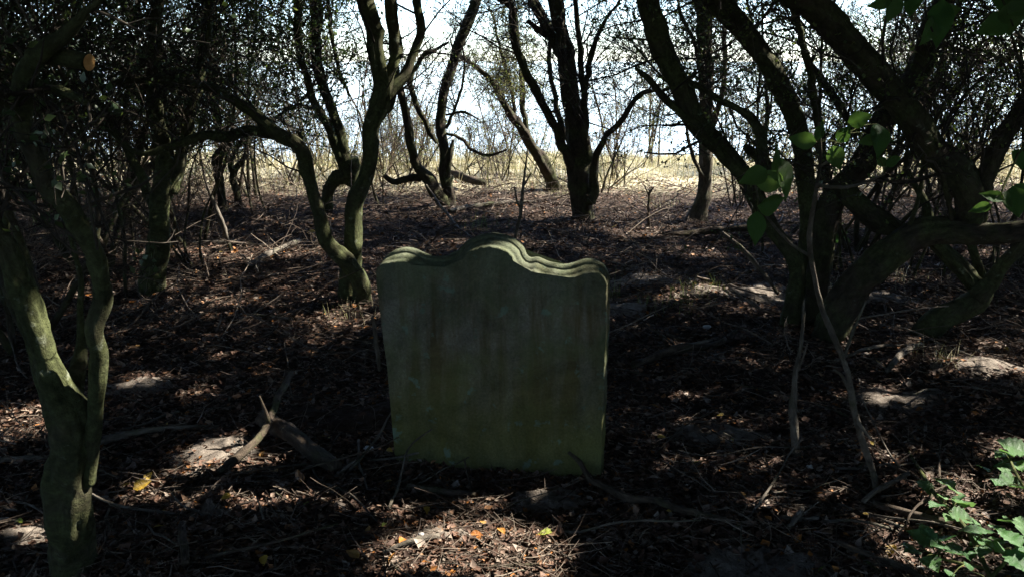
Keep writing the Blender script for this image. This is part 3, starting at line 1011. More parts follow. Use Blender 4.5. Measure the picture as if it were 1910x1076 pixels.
# brightly lit growth at the cliff edge
grp = 'sunlit scrub along the cliff edge'
for i, (px, Y, h, ns, sp, leaf, nl, mat, lab) in enumerate([
        (1208, 13.2, 1.9, 5, .22, 'leaf_pale', 4, 'bark_pale', 'sunlit yellow-green bush at the cliff edge in the bright gap'),
        (950, 13.4, 1.9, 4, .25, 'leaf_pale', 1, 'bark_pale', 'thin pale shrub in front of the sea behind the gravestone'),
        (720, 12.6, 2.3, 6, .22, 'leaf_pale', 1, 'bark_red', 'cluster of reddish bare stems against the light'),
        (770, 13.0, 1.7, 3, .3, 'leaf_pale', 1, 'bark_red', 'reddish twiggy shrub behind the slender leaning tree'),
        (600, 12.8, 2.2, 5, .35, 'leaf_pale', 2, 'bark_pale', 'pale sunlit shrub left of the twin stems'),
        (500, 13.0, 1.8, 5, .35, 'leaf_pale', 3, 'bark_pale', 'low sunlit shrub above the pale grass at the left'),
        (1150, 12.2, 2.1, 3, .2, 'leaf_mid', 1, 'bark', 'fine twiggy shrub right of the stout dark tree'),
        (1370, 13.4, 1.5, 5, .4, 'leaf_pale', 3, 'bark_pale', 'low sunlit shrub behind the upright pale tree'),
        (1480, 13.0, 1.7, 5, .4, 'leaf_pale', 4, 'bark_pale', 'sunlit shrub glimpsed under the slanting trunks'),
        (330, 12.8, 1.8, 5, .4, 'leaf_pale', 3, 'bark_pale', 'sunlit shrub glimpsed through the dark bushes at the left'),
        (1620, 13.2, 1.8, 6, .4, 'leaf_pale', 4, 'bark_pale', 'sunlit shrub glimpsed through the fork of the crossing trunks'),
        (1760, 12.6, 1.9, 6, .4, 'leaf_pale', 4, 'bark_pale', 'sunlit shrub glimpsed above the low V-shaped tree'),
        (160, 12.4, 1.8, 6, .4, 'leaf_pale', 4, 'bark_pale', 'sunlit shrub glimpsed deep at the far left')]):
    p = at(px, 400, Y)
    shrub(lab, p[0], Y, h, sp, ns, dict(n1=50, len1=.6, n2=7, n3=5, nl=nl, leaf=leaf, lsize=.023, r1=.005, twig='twig_dry', dense=.7), mat, seed=80 + i, group=grp, r=.016, zsrc=.2)

for i, (px, Y, h, lab) in enumerate([(420, 11.4, .9, 'low dead scrub before the pale grass, right of the dark twin stems'), (560, 11.8, 1.0, 'low dead scrub showing under the arched stem'), (650, 11.6, 1.1, 'low twiggy scrub behind the twin-stemmed tree'),
        (760, 11.5, 1.0, 'twiggy scrub round the foot of the slender leaning tree'), (870, 12.4, .9, 'thin twiggy scrub right of the slender leaning tree'), (930, 11.8, .8, 'dark low scrub left of the thin ivied tree'), (1000, 12.2, 1.2, 'dark twiggy scrub behind the thin ivied tree'),
        (1140, 11.4, .9, 'twiggy scrub at the right foot of the stout dark tree'), (1450, 11.6, 1.1, 'scrub behind the leaning mossy trunk'), (1560, 11.2, 1.2, 'scrub seen low between the crossing trunks'), (1680, 11.8, 1.3, 'scrub behind the V-shaped tree'),
        (1800, 11.0, 1.3, 'scrub behind the right end of the arching trunk'), (240, 11.0, 1.3, 'scrub behind the grey-green trunk'), (110, 10.6, 1.4, 'scrub behind the forked trunk'), (10, 9.8, 1.4, 'scrub at the far left edge')]):
    p = at(px, 400, Y)
    shrub(lab, p[0], Y, h, .75, 7, dict(n1=36, len1=.5, n2=6, n3=4, nl=1 if i % 3 else 3, leaf='leaf_pale' if i % 2 else 'leaf_mid', lsize=.026, r1=.0045, twig='twig_dry' if i % 2 else 'twig', dense=.5), 'bark', seed=180 + i, group='low scrub at the back of the hollow', r=.010, zsrc=.08)

# ------------------------------------------------------------------ crowns overhead
CR = np.random.RandomState(9)
NC = 2300
cx = CR.uniform(-7.5, 10.5, NC)
cy = CR.uniform(-4.5, 10.9, NC)
cz = CR.uniform(2.75, 4.9, NC)
thin = np.clip((10.9 - cy) / 5.2, .12, 1)
per = (165 * CR.uniform(.5, 1.4, NC) * thin * (1 + .35 * ((cx > 1.5) & (cx < 8) & (cy < 5.5)))).astype(int)
C0 = np.repeat(np.stack([cx, cy, cz], 1), per, axis=0)
Pc = C0 + CR.normal(0, 1, C0.shape) * np.array([.34, .34, .2])
low = 1.6 + np.maximum(Pc[:, 1], 0) * math.tan(rad(4.3)) + .2
Pc = Pc[(Pc[:, 2] > np.maximum(low, 2.1))]
Pc = Pc[through_gap(Pc, .02)]
tx = np.array([[t[1], t[2]] for t in TREES])
near = np.argmin(((Pc[:, None, :2] - tx[None]) ** 2).sum(-1), axis=1)
for k, (root, x, y) in enumerate(TREES):
    p = Pc[near == k]
    if len(p) < 10:
        continue
    L = CR.uniform(.08, .14, len(p))
    Vc, Fc = cards_np(p, CR.normal(0, 1, p.shape), CR.normal(0, .6, p.shape) + np.array([0, 0, 1.0]), L, L * CR.uniform(.55, .75, len(p)))
    o = link('crown', mesh_np('crown', Vc, Fc, M['leaf_canopy']), root, None, 'stuff')
    o.location = -root.location
    # boughs that carry the crown
    nb = max(4, min(26, len(p) // 2200))
    tgt = p[CR.randint(0, len(p), nb)]
    s0 = np.tile(np.array([x, y, 2.6]), (nb, 1)) + CR.normal(0, .15, (nb, 3))
    t = np.linspace(0, 1, 7)[None, :, None]
    Pb = s0[:, None] * (1 - t) + tgt[:, None] * t + np.cumsum(CR.normal(0, .05, (nb, 7, 3)), 1)
    Pb[:, :, 2] = np.maximum(Pb[:, :, 2], 1.75 + np.maximum(Pb[:, :, 1], 0) * math.tan(rad(4.3)))
    ok = through_gap(Pb.reshape(-1, 3), .03, 1.0).reshape(nb, 7).all(1)
    Pb = Pb[ok]
    nb = len(Pb)
    if nb == 0:
        continue
    Vb, Fb, _ = sticks_np(Pb, np.linspace(.035, .01, 7)[None] * np.ones((nb, 1)), 6)
    o = link('boughs', mesh_np('boughs', Vb, Fb, M['bark_pale'] if False else M['twig'], True), root, None, 'stuff')
    o.location = -root.location


def thicket(name, x0, x1, y0, y1, z0, z1, nleaf, nst, seed):  # unseen leaf walls added outside the view to block sky light and sun
    rs = np.random.RandomState(seed)
    p = np.stack([rs.uniform(x0, x1, nleaf), rs.uniform(y0, y1, nleaf), rs.uniform(z0, z1, nleaf)], 1)
    p = p[through_gap(p, .05)]
    L = rs.uniform(.08, .15, len(p))
    Vc, Fc = cards_np(p, rs.normal(0, 1, p.shape), rs.normal(0, 1, p.shape), L, L * .65)
    s = np.stack([rs.uniform(x0, x1, nst), rs.uniform(y0, y1, nst), np.full(nst, -.05)], 1)
    P = grow(s, np.tile([0, 0, 1.0], (nst, 1)), rs.uniform(2, 3.6, nst), 7, .15, .1, rs)
    Vs, Fs, _ = sticks_np(P, np.linspace(.03, .01, 7)[None] * np.ones((nst, 1)), 6)
    o = link(name, mesh_np(name, Vc, Fc, M['leaf_canopy']), None, None, 'stuff')
    link('stems', mesh_np('stems', Vs, Fs, M['twig']), o, None, 'stuff')
    o['label'] = 'unseen leaf mass added behind and beside the viewer to shade the hollow'
    o['category'] = 'unseen_shade_leaves'


thicket('unseen_shade_leaves', -8, 10, -5, -2.2, 0, 3.6, 25000, 80, 1)
thicket('unseen_shade_leaves', 8.0, 11, -3, 10, 0, 4.0, 52000, 70, 2)
thicket('unseen_shade_leaves', -10, -7.0, -3, 11.5, 0, 4.0, 42000, 70, 3)

# ------------------------------------------------------------------ mounds of pale sand thrown up by burrowing
for i, (px, py, wx, wy, h, lab) in enumerate([
        (415, 838, .17, .12, .045, 'pale sandy mound in a patch of sun beside the forked dead branch'),
        (1395, 556, .26, .20, .07, 'wide pale sandy mound behind the gravestone, right of it'),
        (1660, 752, .17, .12, .05, 'grey sandy mound beside the leaning grey sapling'),
        (1020, 920, .15, .11, .05, 'dusty grey mound at the foot of the gravestone'),
        (1830, 692, .22, .12, .05, 'flat sunlit sandy mound near the right edge'),
        (255, 728, .16, .08, .04, 'small pale sandy mound right of the forked trunk'),
        (830, 995, .13, .07, .025, 'low pale patch of sand in the sun in front of the gravestone'),
        (1345, 815, .2, .12, .03, 'dim sandy mound in the shade right of the gravestone'),
        (1160, 580, .16, .14, .05, 'pale mound just behind the right edge of the gravestone'),
        (50, 1000, .10, .06, .03, 'small pale mound left of the foot of the forked trunk'),
        (390, 965, .08, .05, .03, 'small lump of pale earth among yellow leaves at lower left'),
        (1200, 533, .22, .14, .05, 'pale sandy mound with twigs on it, beyond the tufts of grass'),
        (1640, 560, .25, .12, .04, 'sandy mound under the arching trunk on the right'),
        (660, 780, .3, .16, .05, 'dark earth mound left of the gravestone'),
        (1400, 1060, .2, .1, .03, 'dull sandy patch at the bottom edge right of centre')]):
    wx, wy, h = wx * 1.4, wy * 1.35, h * .45
    g = gnd(px, py)
    rs = np.random.RandomState(200 + i)
    nr, na = 16, 52
    vs = []
    ph = rs.uniform(0, 6.3, 6)
    for r_ in range(nr):
        f = r_ / (nr - 1)
        for a_ in range(na):
            t = a_ / na * 6.2832
            w_ = 1 + .2 * math.sin(2 * t + ph[0]) + .16 * math.sin(3 * t + ph[1]) + .12 * math.sin(5 * t + ph[2]) + .08 * math.sin(9 * t + ph[3])
            x, y = f * w_ * wx * math.cos(t), f * w_ * wy * math.sin(t)
            z = h * (math.cos(f * math.pi) * .5 + .5) * (1 + .25 * math.sin(14 * x / wx * .5 + ph[3]) * math.sin(9 * y / wy * .5 + ph[4])) + (float(vnoise(np.array([x * 22, y * 22, i * 3.3]))) * .012 + float(vnoise(np.array([x * 60, y * 60, i * 1.3]))) * .007) * (1 - f ** 3)
            zz = float(hgt(g[0] + x, g[1] + y)) - float(hgt(g[0], g[1]))
            vs.append((x, y, z + zz + .004 - (.03 if r_ == nr - 1 else 0)))
    fs = [(r_ * na + a_, r_ * na + (a_ + 1) % na, (r_ + 1) * na + (a_ + 1) % na, (r_ + 1) * na + a_) for r_ in range(nr - 1) for a_ in range(na)]
    thing('sand_mound', lab, 'mound', (g[0], g[1], float(hgt(g[0], g[1]))), mesh_np('sand_mound', vs, np.array(fs), M['earth'] if 'dark earth' in lab else M['sand'], True), 'mounds of thrown-up sand')
    MOUNDS.append((g[0], g[1], wx, wy, h))

# ------------------------------------------------------------------ litter: dead leaves and fine twigs
LR = np.random.RandomState(21)


def scatter(n, y0, y1, power=1.0, wide=.72):
    u = LR.rand(n)
    y = (y0 ** (1 - power) + u * (y1 ** (1 - power) - y0 ** (1 - power))) ** (1 / (1 - power)) if power != 1 else y0 * (y1 / y0) ** u
    x = LR.uniform(-1, 1, n) * (y * wide + .3)
    return x, y


def off_mounds(x, y, f=.72, p=.78):
    k = np.ones(len(x), bool)
    for (mx, my, rx, ry, h) in MOUNDS:
        inside = ((x - mx) / rx) ** 2 + ((y - my) / ry) ** 2 < f ** 2
        k &= ~(inside & (LR.rand(len(x)) < p))
    return k


x, y = scatter(190000, 1.7, 12.3, 1.0)
k = off_mounds(x, y)
x, y = x[k], y[k]
n = len(x)
z = hgt(x, y) + LR.uniform(.0, .024, n)
a_ = LR.uniform(0, 6.28, n)
D = np.stack([np.cos(a_), np.sin(a_), LR.normal(0, .25, n)], 1)
Nn = np.stack([LR.normal(0, .34, n), LR.normal(0, .34, n), np.ones(n)], 1)
L = (.009 + .045 * LR.beta(1.4, 3.2, n)) * (1 + .03 * y)
Vl, Fl = leaves_np(np.stack([x, y, z], 1), D, Nn, L, L * LR.uniform(.45, .95, n), .28, LR.uniform(-.4, .4, n)[:, None])
link('leaf_litter', mesh_np('leaf_litter', Vl, Fl, M['litter']), None, None, 'stuff')

nb_ = 2600
su, sd = LR.uniform(-.47, .47, nb_), np.abs(LR.normal(0, .055, nb_))
side = np.where(LR.rand(nb_) < .8, 1, -1)
pb = stone_c[None] + ux[None] * su[:, None] + un[None] * (side * (sd + .004) - (side < 0) * .115)[:, None]
hb = (.018 + .02 * vnoise(np.c_[su * 7, 0 * su, 0 * su + 3.1])) * np.exp(-(sd / .06) ** 2)
pb[:, 2] = hgt(pb[:, 0], pb[:, 1]) + .012 + hb * LR.rand(nb_)
a_ = LR.uniform(0, 6.28, nb_)
L = .012 + .035 * LR.beta(1.4, 2.6, nb_)
Vl, Fl = leaves_np(pb, np.stack([np.cos(a_), np.sin(a_), LR.normal(0, .4, nb_)], 1), np.stack([LR.normal(0, .5, nb_), LR.normal(0, .5, nb_), np.ones(nb_)], 1), L, L * LR.uniform(.45, .95, nb_), .28, LR.uniform(-.4, .4, nb_)[:, None])
link('leaf_litter', mesh_np('leaf_litter', Vl, Fl, M['litter']), None, None, 'stuff')

x, y = scatter(34000, 1.7, 12.5, 1.0)
k = off_mounds(x, y)
x, y = x[k], y[k]
n = len(x)
a_ = LR.uniform(0, 6.28, n)
D = np.stack([np.cos(a_), np.sin(a_), LR.normal(.02, .14, n)], 1)
S = np.stack([x, y, hgt(x, y) + .012 + LR.uniform(0, .02, n)], 1)
Lt = LR.gamma(1.4, .04, n) + .02
P = grow(S, D, Lt, 4, .12, 0, LR)
R = LR.gamma(2.0, .00045, n) + .0006
Vt, Ft, _ = sticks_np(P, R[:, None] * np.array([1, .9, .8, .6])[None], 4)
link('twig_litter', mesh_np('twig_litter', Vt, Ft, M['twig_dry']), None, None, 'stuff')

# ------------------------------------------------------------------ bright grass and dry stalks at the back
q = NT('dry_grass')
g = q.n('ShaderNodeNewGeometry')
q_c = q.ramp(g.outputs['Random Per Island'], [(0, (.2, .22, .08)), (.3, (.46, .41, .24)), (.7, (.66, .6, .42)), (.88, (.56, .48, .31)), (1, (.25, .29, .10))])
d1 = q.n('ShaderNodeBsdfDiffuse')
t1 = q.n('ShaderNodeBsdfTranslucent')
mx = q.n('ShaderNodeMixShader')
mx.inputs[0].default_value = .4
q.l(q_c, d1.inputs[0])
q.l(q_c, t1.inputs[0])
q.l(d1.outputs[0], mx.inputs[1])
q.l(t1.outputs[0], mx.inputs[2])
q.l(mx.outputs[0], q.out.inputs['Surface'])
M['grass'] = q.m
M['grass_green'] = mat_leaf('green_grass', [(.06, .09, .02), (.12, .15, .04), (.2, .2, .08)], .4, .03)


def blades(P, L, W, lean, rs, K=4):
    n = len(P)
    a_ = rs.uniform(0, 6.28, n)
    d = np.stack([np.cos(a_), np.sin(a_), np.zeros(n)], 1)
    s = np.stack([-np.sin(a_ + rs.normal(0, .5, n)), np.cos(a_), np.zeros(n)], 1)
    t = np.linspace(0, 1, K)
    C = P[:, None] + np.array([0, 0, 1.0]) * (L[:, None] * t[None])[..., None] * np.sqrt(np.maximum(.1, 1 - (lean[:, None] * t[None]) ** 2 * .8))[..., None] \
        + d[:, None] * (L[:, None] * lean[:, None] * t[None] ** 2)[..., None]
    w = W[:, None] * (1 - t[None] * .92)
    A, B = C + s[:, None] * w[..., None] / 2, C - s[:, None] * w[..., None] / 2
    V = np.stack([A, B], 2).reshape(-1, 3)
    o = (np.arange(n) * K * 2)[:, None]
    k = (np.arange(K - 1) * 2)[None]
    F = np.stack([o + k, o + k + 1, o + k + 3, o + k + 2], -1).reshape(-1, 4)
    return V, F


GR = np.random.RandomState(31)
nc = 3600
gx, gy = GR.uniform(-9, 10, nc), 15.0 - 4.6 * GR.rand(nc) ** 1.25
pv = vnoise(np.stack([gx * .55, gy * .8, 0 * gx + 1.5], -1)) + .6 * vnoise(np.stack([gx * 1.7, gy * 2.1, 0 * gx + 4.5], -1))
gapw = np.exp(-((gx - 1.9) / 1.5) ** 2)
keep = GR.rand(nc) < np.clip(.42 + .7 * pv + .75 * gapw + .25 * (gy - 12.5), .05, 1)
gx, gy, gapw, pv = gx[keep], gy[keep], gapw[keep], pv[keep]
per = GR.randint(8, 40, len(gx))
hv = np.repeat(GR.uniform(.4, 1.15, len(gx)) * (1 + .35 * pv), per)
gx, gy = np.repeat(gx, per), np.repeat(gy, per)
gx += GR.normal(0, .10, len(gx))
gy += GR.normal(0, .10, len(gx))
e = 14.6 + .5 * np.sin(.8 * gx) + .3 * np.sin(2.1 * gx + 1)
k = gy < e + .4
gx, gy, hv = gx[k], gy[k], hv[k]
L = GR.gamma(3, .04, len(gx)) * np.clip((gy - 10.2) / 2.4, .25, 1.15) * hv + .03
Vg, Fg = blades(np.stack([gx, gy, hgt(gx, gy) - .01], 1), L, GR.uniform(.003, .0065, len(gx)), GR.uniform(.3, 1.1, len(gx)), GR)
link('meadow_grass', mesh_np('meadow_grass', Vg, Fg, M['grass']), None, None, 'stuff')
ns = 8000
sx, sy = GR.uniform(-9, 10, ns), 14.9 - 4.2 * GR.rand(ns) ** 1.6
dn = .5 + .5 * np.sin(1.3 * sx + 1) * np.sin(.7 * sx)
k = GR.rand(ns) < (.25 + .75 * dn) * (1 - .6 * np.exp(-((sx - 2.4) / 1.9) ** 2)) * .7
sx, sy = sx[k], sy[k]
P = grow(np.stack([sx, sy, hgt(sx, sy) - .02], 1), np.stack([GR.normal(0, .12, len(sx)), GR.normal(0, .12, len(sx)), np.ones(len(sx))], 1), GR.uniform(.2, 1.15, len(sx)), 5, .1, 0, GR)
Vs, Fs, _ = sticks_np(P, np.linspace(.004, .0018, 5)[None] * np.ones((len(sx), 1)), 4)
link('dry_stalks', mesh_np('dry_stalks', Vs, Fs, M['grass']), None, None, 'stuff')


nd = 4600
dx, dy = GR.uniform(-1, 1, nd), 4.6 + 7.0 * GR.rand(nd) ** .8
dx = dx * (dy * .68 + .3)
dv = vnoise(np.stack([dx * .9, dy * .9, 0 * dx + 8.5], -1))
k = GR.rand(nd) < np.clip(.55 + .9 * dv, .08, 1)
dx, dy = dx[k], dy[k]
aa = GR.uniform(0, 6.28, len(dx))
P = grow(np.stack([dx, dy, hgt(dx, dy) + .015], 1), np.stack([np.cos(aa), np.sin(aa), np.abs(GR.normal(0, .28, len(dx)))], 1), GR.gamma(2.2, .16, len(dx)) + .08, 6, .14, -.03, GR)
P[:, :, 2] = np.maximum(P[:, :, 2], hgt(P[:, :, 0], P[:, :, 1]) + .008)
Vs, Fs, _ = sticks_np(P, np.linspace(1, .4, 6)[None] * GR.gamma(3, .0011, len(dx))[:, None] + .0012, 5)
link('dead_twigs', mesh_np('dead_twigs', Vs, Fs, M['twig_dry']), None, None, 'stuff')


def tuft(px, py, nb, h, lab, green=True, spread=.05):
    g = gnd(px, py)
    z = float(hgt(g[0], g[1]))
    p = np.stack([GR.normal(0, spread, nb), GR.normal(0, spread, nb), np.full(nb, -.01)], 1)
    Vg, Fg = blades(p, h * GR.uniform(.4, 1.1, nb), GR.uniform(.002, .0045, nb), GR.uniform(.1, 1.0, nb), GR)
    o = thing('grass_tuft', lab, 'grass tuft', (g[0], g[1], z), None, 'tufts of grass in the hollow')
    link('blades', mesh_np('blades', Vg, Fg, M['grass_green' if green else 'grass']), o, None, 'stuff')


tuft(1135, 560, 40, .3, 'upright green grass tuft behind the right edge of the gravestone')
tuft(1255, 578, 90, .12, 'straggling green grass tuft left of the wide sandy mound', True, .12)
tuft(1310, 560, 70, .13, 'pale grass tuft against the wide sandy mound', True, .1)
tuft(650, 590, 50, .14, 'dull grass tuft at the foot of the twin-stemmed tree', False, .1)
tuft(1650, 520, 80, .2, 'dry grass tuft under the arching trunk', False, .15)
tuft(1560, 560, 60, .16, 'brown grass tuft left of the arching trunk', False, .1)
tuft(1240, 380, 90, .2, 'pale grass tuft at the edge of the bright grass, left of the pale tree', False, .2)
tuft(1750, 690, 50, .14, 'brown wiry grass tuft beside the flat sunlit sandy mound', False, .08)
tuft(900, 420, 60, .2, 'thin grass tuft behind the dome of the gravestone', True, .15)
tuft(520, 360, 90, .25, 'pale grass tuft at the left edge of the bright grass', False, .25)


# ------------------------------------------------------------------ dead sticks and branches
def stick(lab, pts, mat='bark_grey', raise_=None, name='dead_stick', cat='stick', group='dead sticks on the ground', prongs=(), Ys=None):
    """pts (px, py, w); lying on the ground unless raise_ lists heights, or standing at the distances Ys"""
    P, R = [], []
    for i, (px, py, w) in enumerate(pts):
        if Ys is not None:
            p = at(px, py, Ys[i])
        else:
            h = (raise_[i] if raise_ else 0)
            d = ray(px, py)
            p = np.array([0, 0, EYE]) + d * ((EYE - h) / -d[2])
            r = w / FPX * depth(p) / 2
            p[2] = h + float(hgt(p[0], p[1])) + r * .8 + .022
        P.append(p)
        R.append(max(.0015, w / FPX * depth(p) / 2))
    P, R = np.array(P), np.array(R)
    o0 = P[0].copy()
    SD[0] += 1
    Pc, Rc = catmull(P - o0, R, .02)
    Pc = Pc + np.cumsum(np.random.RandomState(SD[0]).normal(0, .0012, Pc.shape), 0) * (0 if Ys is not None else 1)
    V_, F_, C_ = tube(Pc, Rc, 12, .1, SD[0])
    me = mesh_np(name, V_, F_, M[mat], True, C_)
    if not prongs:
        return thing(name, lab, cat, tuple(o0), me, group)
    o = thing(name, lab, cat, tuple(o0), None, group)
    link('stem', me, o)
    for pr in prongs:
        Q, R = [], []
        for (px, py, w, Y) in pr:
            p = at(px, py, Y)
            Q.append(p - o0)
            R.append(max(.0012, w / FPX * depth(p) / 2))
        SD[0] += 1
        V_, F_, C_ = tube(*catmull(np.array(Q), np.array(R), .02), 7, .05, SD[0])
        link('prong', mesh_np('prong', V_, F_, M[mat], True, C_), o)
    return o


stick('long straight pale stick running right from the foot of the forked trunk', [(176, 840, 14), (230, 826, 13), (290, 815, 11), (350, 806, 9), (415, 796, 7)])
stick('thin stick lying across the long straight pale stick', [(226, 815, 5), (280, 797, 5), (338, 776, 4)])
stick('short grey stick left of the foot of the forked trunk', [(-20, 866, 10), (40, 865, 10), (88, 861, 8)])
stick('thick dark log lying left of the foot of the gravestone', [(492, 792, 30), (540, 826, 33), (590, 858, 32), (634, 884, 26)], 'bark_dead', name='log', cat='log')
Yg = lambda px, py: gnd(px, py)[1]
stick('forked dead branch rising from the sunlit sandy mound', [(410, 884, 15), (440, 862, 16), (470, 838, 13), (500, 796, 12), (520, 748, 13), (548, 712, 12)], 'bark_dead', [0, .01, .03, .06, .08, .03], name='dead_branch', cat='branch',
      prongs=[[(503, 792, 9, 3.42), (494, 765, 7, 3.4), (484, 738, 3, 3.38)]])
stick('curved dead branch leaning on the right foot of the gravestone', [(1060, 838, 7), (1080, 858, 10), (1098, 893, 12), (1122, 910, 11), (1170, 934, 14), (1218, 945, 13), (1278, 970, 12), (1350, 990, 6)], 'bark_dead',
      [.10, .06, .03, .02, .02, .02, .01, 0], name='dead_branch', cat='branch')
stick('short pale stick at the bottom edge in the sun', [(715, 1046, 7), (765, 1034, 11), (815, 1018, 10)])
stick('flat white stick in the lower right, under another', [(1455, 982, 8), (1490, 984, 8), (1526, 984, 8)])
stick('short white stick lying across the flat white stick', [(1470, 1002, 8), (1484, 982, 8), (1496, 964, 7)], raise_=[0, .015, .01])
stick('thin grey stick left of the bramble in the lower right', [(1562, 948, 5), (1620, 966, 7), (1690, 990, 6)])
stick('dull grey branch beside the thin grey stick, running to the bramble', [(1625, 952, 12), (1690, 972, 14), (1770, 990, 12)], 'bark_dead')
stick('bent grey stick leaning at the foot of the leaning sapling', [(1608, 950, 9), (1640, 925, 9), (1690, 900, 8)], raise_=[0, .03, .05])
stick('stout pale bone-like stick right of the leaning sapling', [(1652, 712, 9), (1680, 686, 12), (1716, 660, 10)])
stick('long thin yellowish stick behind the leaning sapling', [(1555, 692, 5), (1630, 668, 6), (1718, 650, 5)], raise_=[.05, .03, 0])
stick('thin pale twig left of the brush pile', [(470, 597, 5), (505, 602, 6), (545, 606, 5)])
stick('pale straight stick on the ground beyond the grey-green trunk', [(358, 460, 7), (420, 464, 8), (498, 466, 6)])
stick('stout pale branch lying between the grey-green trunk and the arched stem', [(462, 506, 12), (500, 490, 12), (540, 470, 10), (560, 456, 8)])
stick('short dark stick standing out of the litter at the bottom left', [(350, 1080, 17), (344, 1045, 16), (340, 1010, 13)], 'bark_dead')
stick('thin bare branch leaning down toward the wide sandy mound', [(1340, 428, 6), (1385, 465, 8), (1420, 505, 8), (1452, 548, 6)], name='dead_branch', cat='branch', Ys=[5.9, 5.7, 5.6, 5.55])
stick('thin pale dead stem slanting in front of the grey-green trunk', [(432, 470, 6), (414, 415, 9), (398, 375, 6), (384, 340, 4), (372, 280, 3)], name='bare_shoot', cat='shoot', Ys=[7.2, 7.2, 7.2, 7.2, 7.2])
stick('small forked dead stump in front of the pale grass', [(1211, 432, 6), (1209, 395, 5), (1212, 355, 4)], 'bark_dead', name='bare_shoot', cat='shoot', Ys=[8.2, 8.2, 8.2],
      prongs=[[(1211, 362, 4, 8.2), (1220, 348, 2, 8.2)], [(1211, 366, 4, 8.2), (1201, 345, 2, 8.2)]])
stick('split dead stem standing alone right of the gravestone', [(1488, 862, 13), (1481, 800, 15), (1480, 750, 13), (1484, 700, 10), (1494, 640, 7), (1500, 580, 5)], name='bare_shoot', cat='shoot', Ys=[3.2, 3.2, 3.22, 3.25, 3.3, 3.35],
      prongs=[[(1489, 690, 5, 3.26), (1500, 660, 4, 3.24), (1506, 640, 3, 3.2)], [(1497, 600, 4, 3.33), (1500, 560, 3, 3.3)]])
stick('slim upright twig before the stout dark tree, a few leaves on it', [(956, 470, 7), (966, 420, 7), (972, 390, 7), (976, 345, 5), (984, 280, 3)], name='bare_shoot', cat='shoot', Ys=[7.0, 7.0, 7.0, 7.0, 7.0],
      prongs=[[(972, 392, 5, 7.0), (964, 375, 4, 7.0), (960, 350, 3, 7.0)], [(975, 350, 4, 7.0), (990, 325, 3, 7.0)]])
stick('dark fallen limb behind the pale tree, lying left of the mossy leaning trunk', [(1235, 446, 7), (1290, 441, 11), (1350, 436, 14), (1400, 437, 13), (1440, 446, 9)], 'bark_dead', [.01, .02, .03, .03, .0], name='log', cat='log')
stick('dark fallen limb beyond the slender leaning tree', [(815, 330, 9), (850, 338, 13), (885, 348, 13), (905, 354, 9)], 'bark_dead', [.08, .07, .05, .02], name='log', cat='log')
stick('long pale branch on the ground behind the slender tree', [(838, 402, 7), (880, 394, 8), (930, 388, 8), (1000, 384, 5)])
stick('thin pale stick slanting down behind the left shoulder of the gravestone', [(795, 352, 3), (830, 395, 5), (856, 430, 7)], raise_=[.25, .12, 0])
stick('dead twig leaning on the left edge of the gravestone', [(708, 690, 6), (702, 640, 9), (695, 590, 6)], 'bark_grey', name='bare_shoot', cat='shoot', Ys=[3.95, 3.9, 3.85])
stick('long dark branch lying right of the gravestone', [(1180, 690, 14), (1260, 670, 16), (1330, 655, 12), (1372, 632, 8)], 'bark_dead')
stick('pale thin stick above the long dark branch', [(1275, 658, 6), (1310, 645, 7), (1338, 630, 5)], raise_=[.03, .04, .05])
stick('dark root-like branch along the bottom right edge', [(1560, 1030, 10), (1620, 1042, 12), (1680, 1062, 12), (1720, 1090, 10)], 'bark_dead')
stick('green-yellow twig near the bottom right edge', [(1594, 1028, 4), (1610, 1045, 5), (1640, 1062, 4)], 'stem_green')
stick('straw-coloured straws in the sun left of the gravestone foot', [(625, 896, 6), (645, 880, 6), (665, 862, 4)], raise_=[0, .02, .05])
stick('dull stick half buried at the foot of the gravestone', [(760, 905, 12), (830, 912, 13), (890, 915, 9)], 'bark_dead')

# leaning grey sapling on the right
SAP = thing('sapling', 'slim grey sapling leaning up to the left, right of the gravestone', 'sapling', tuple(gnd(1640, 925)))


def part_tube(root, nm, pts, mat, sides=9, rough=.05):
    P, R = [], []
    for (px, py, w, Y) in pts:
        p = at(px, py, Y)
        P.append(p)
        R.append(max(.0012, w / FPX * depth(p) / 2))
    SD[0] += 1
    V_, F_, C_ = tube(*catmull(np.array(P), np.array(R), .02), sides, rough, SD[0])
    o = link(nm, mesh_np(nm, V_, F_, M[mat], True, C_), root)
    o.location = -root.location
    return o


part_tube(SAP, 'stem', [(1642, 940, 11, 2.96), (1628, 880, 12, 2.94), (1608, 820, 13, 2.9), (1592, 760, 12, 2.85), (1580, 690, 11, 2.8), (1556, 630, 11, 2.75), (1532, 570, 10, 2.7), (1516, 500, 9, 2.6), (1510, 440, 10, 2.5), (1520, 370, 8, 2.4), (1530, 300, 6, 2.3), (1528, 230, 5, 2.2)], 'bark_grey', 10)
part_tube(SAP, 'branch', [(1574, 668, 6, 2.78), (1590, 620, 6, 2.8), (1616, 560, 4, 2.8)], 'bark_grey')
part_tube(SAP, 'branch', [(1594, 775, 8, 2.86), (1610, 800, 6, 2.84), (1625, 820, 4, 2.82)], 'bark_grey')
part_tube(SAP, 'branch', [(1590, 740, 7, 2.84), (1570, 700, 6, 2.8), (1556, 690, 5, 2.76)], 'bark_grey')
part_tube(SAP, 'branch', [(1514, 480, 6, 2.58), (1470, 450, 6, 2.5), (1425, 395, 5, 2.35), (1408, 345, 3, 2.25)], 'bark_grey')
part_tube(SAP, 'branch', [(1522, 345, 7, 2.36), (1570, 350, 7, 2.3), (1610, 342, 6, 2.25), (1650, 325, 4, 2.2)], 'bark_grey')
part_tube(SAP, 'branch', [(1530, 310, 5, 2.3), (1560, 290, 4, 2.25), (1580, 250, 3, 2.2)], 'bark_grey')


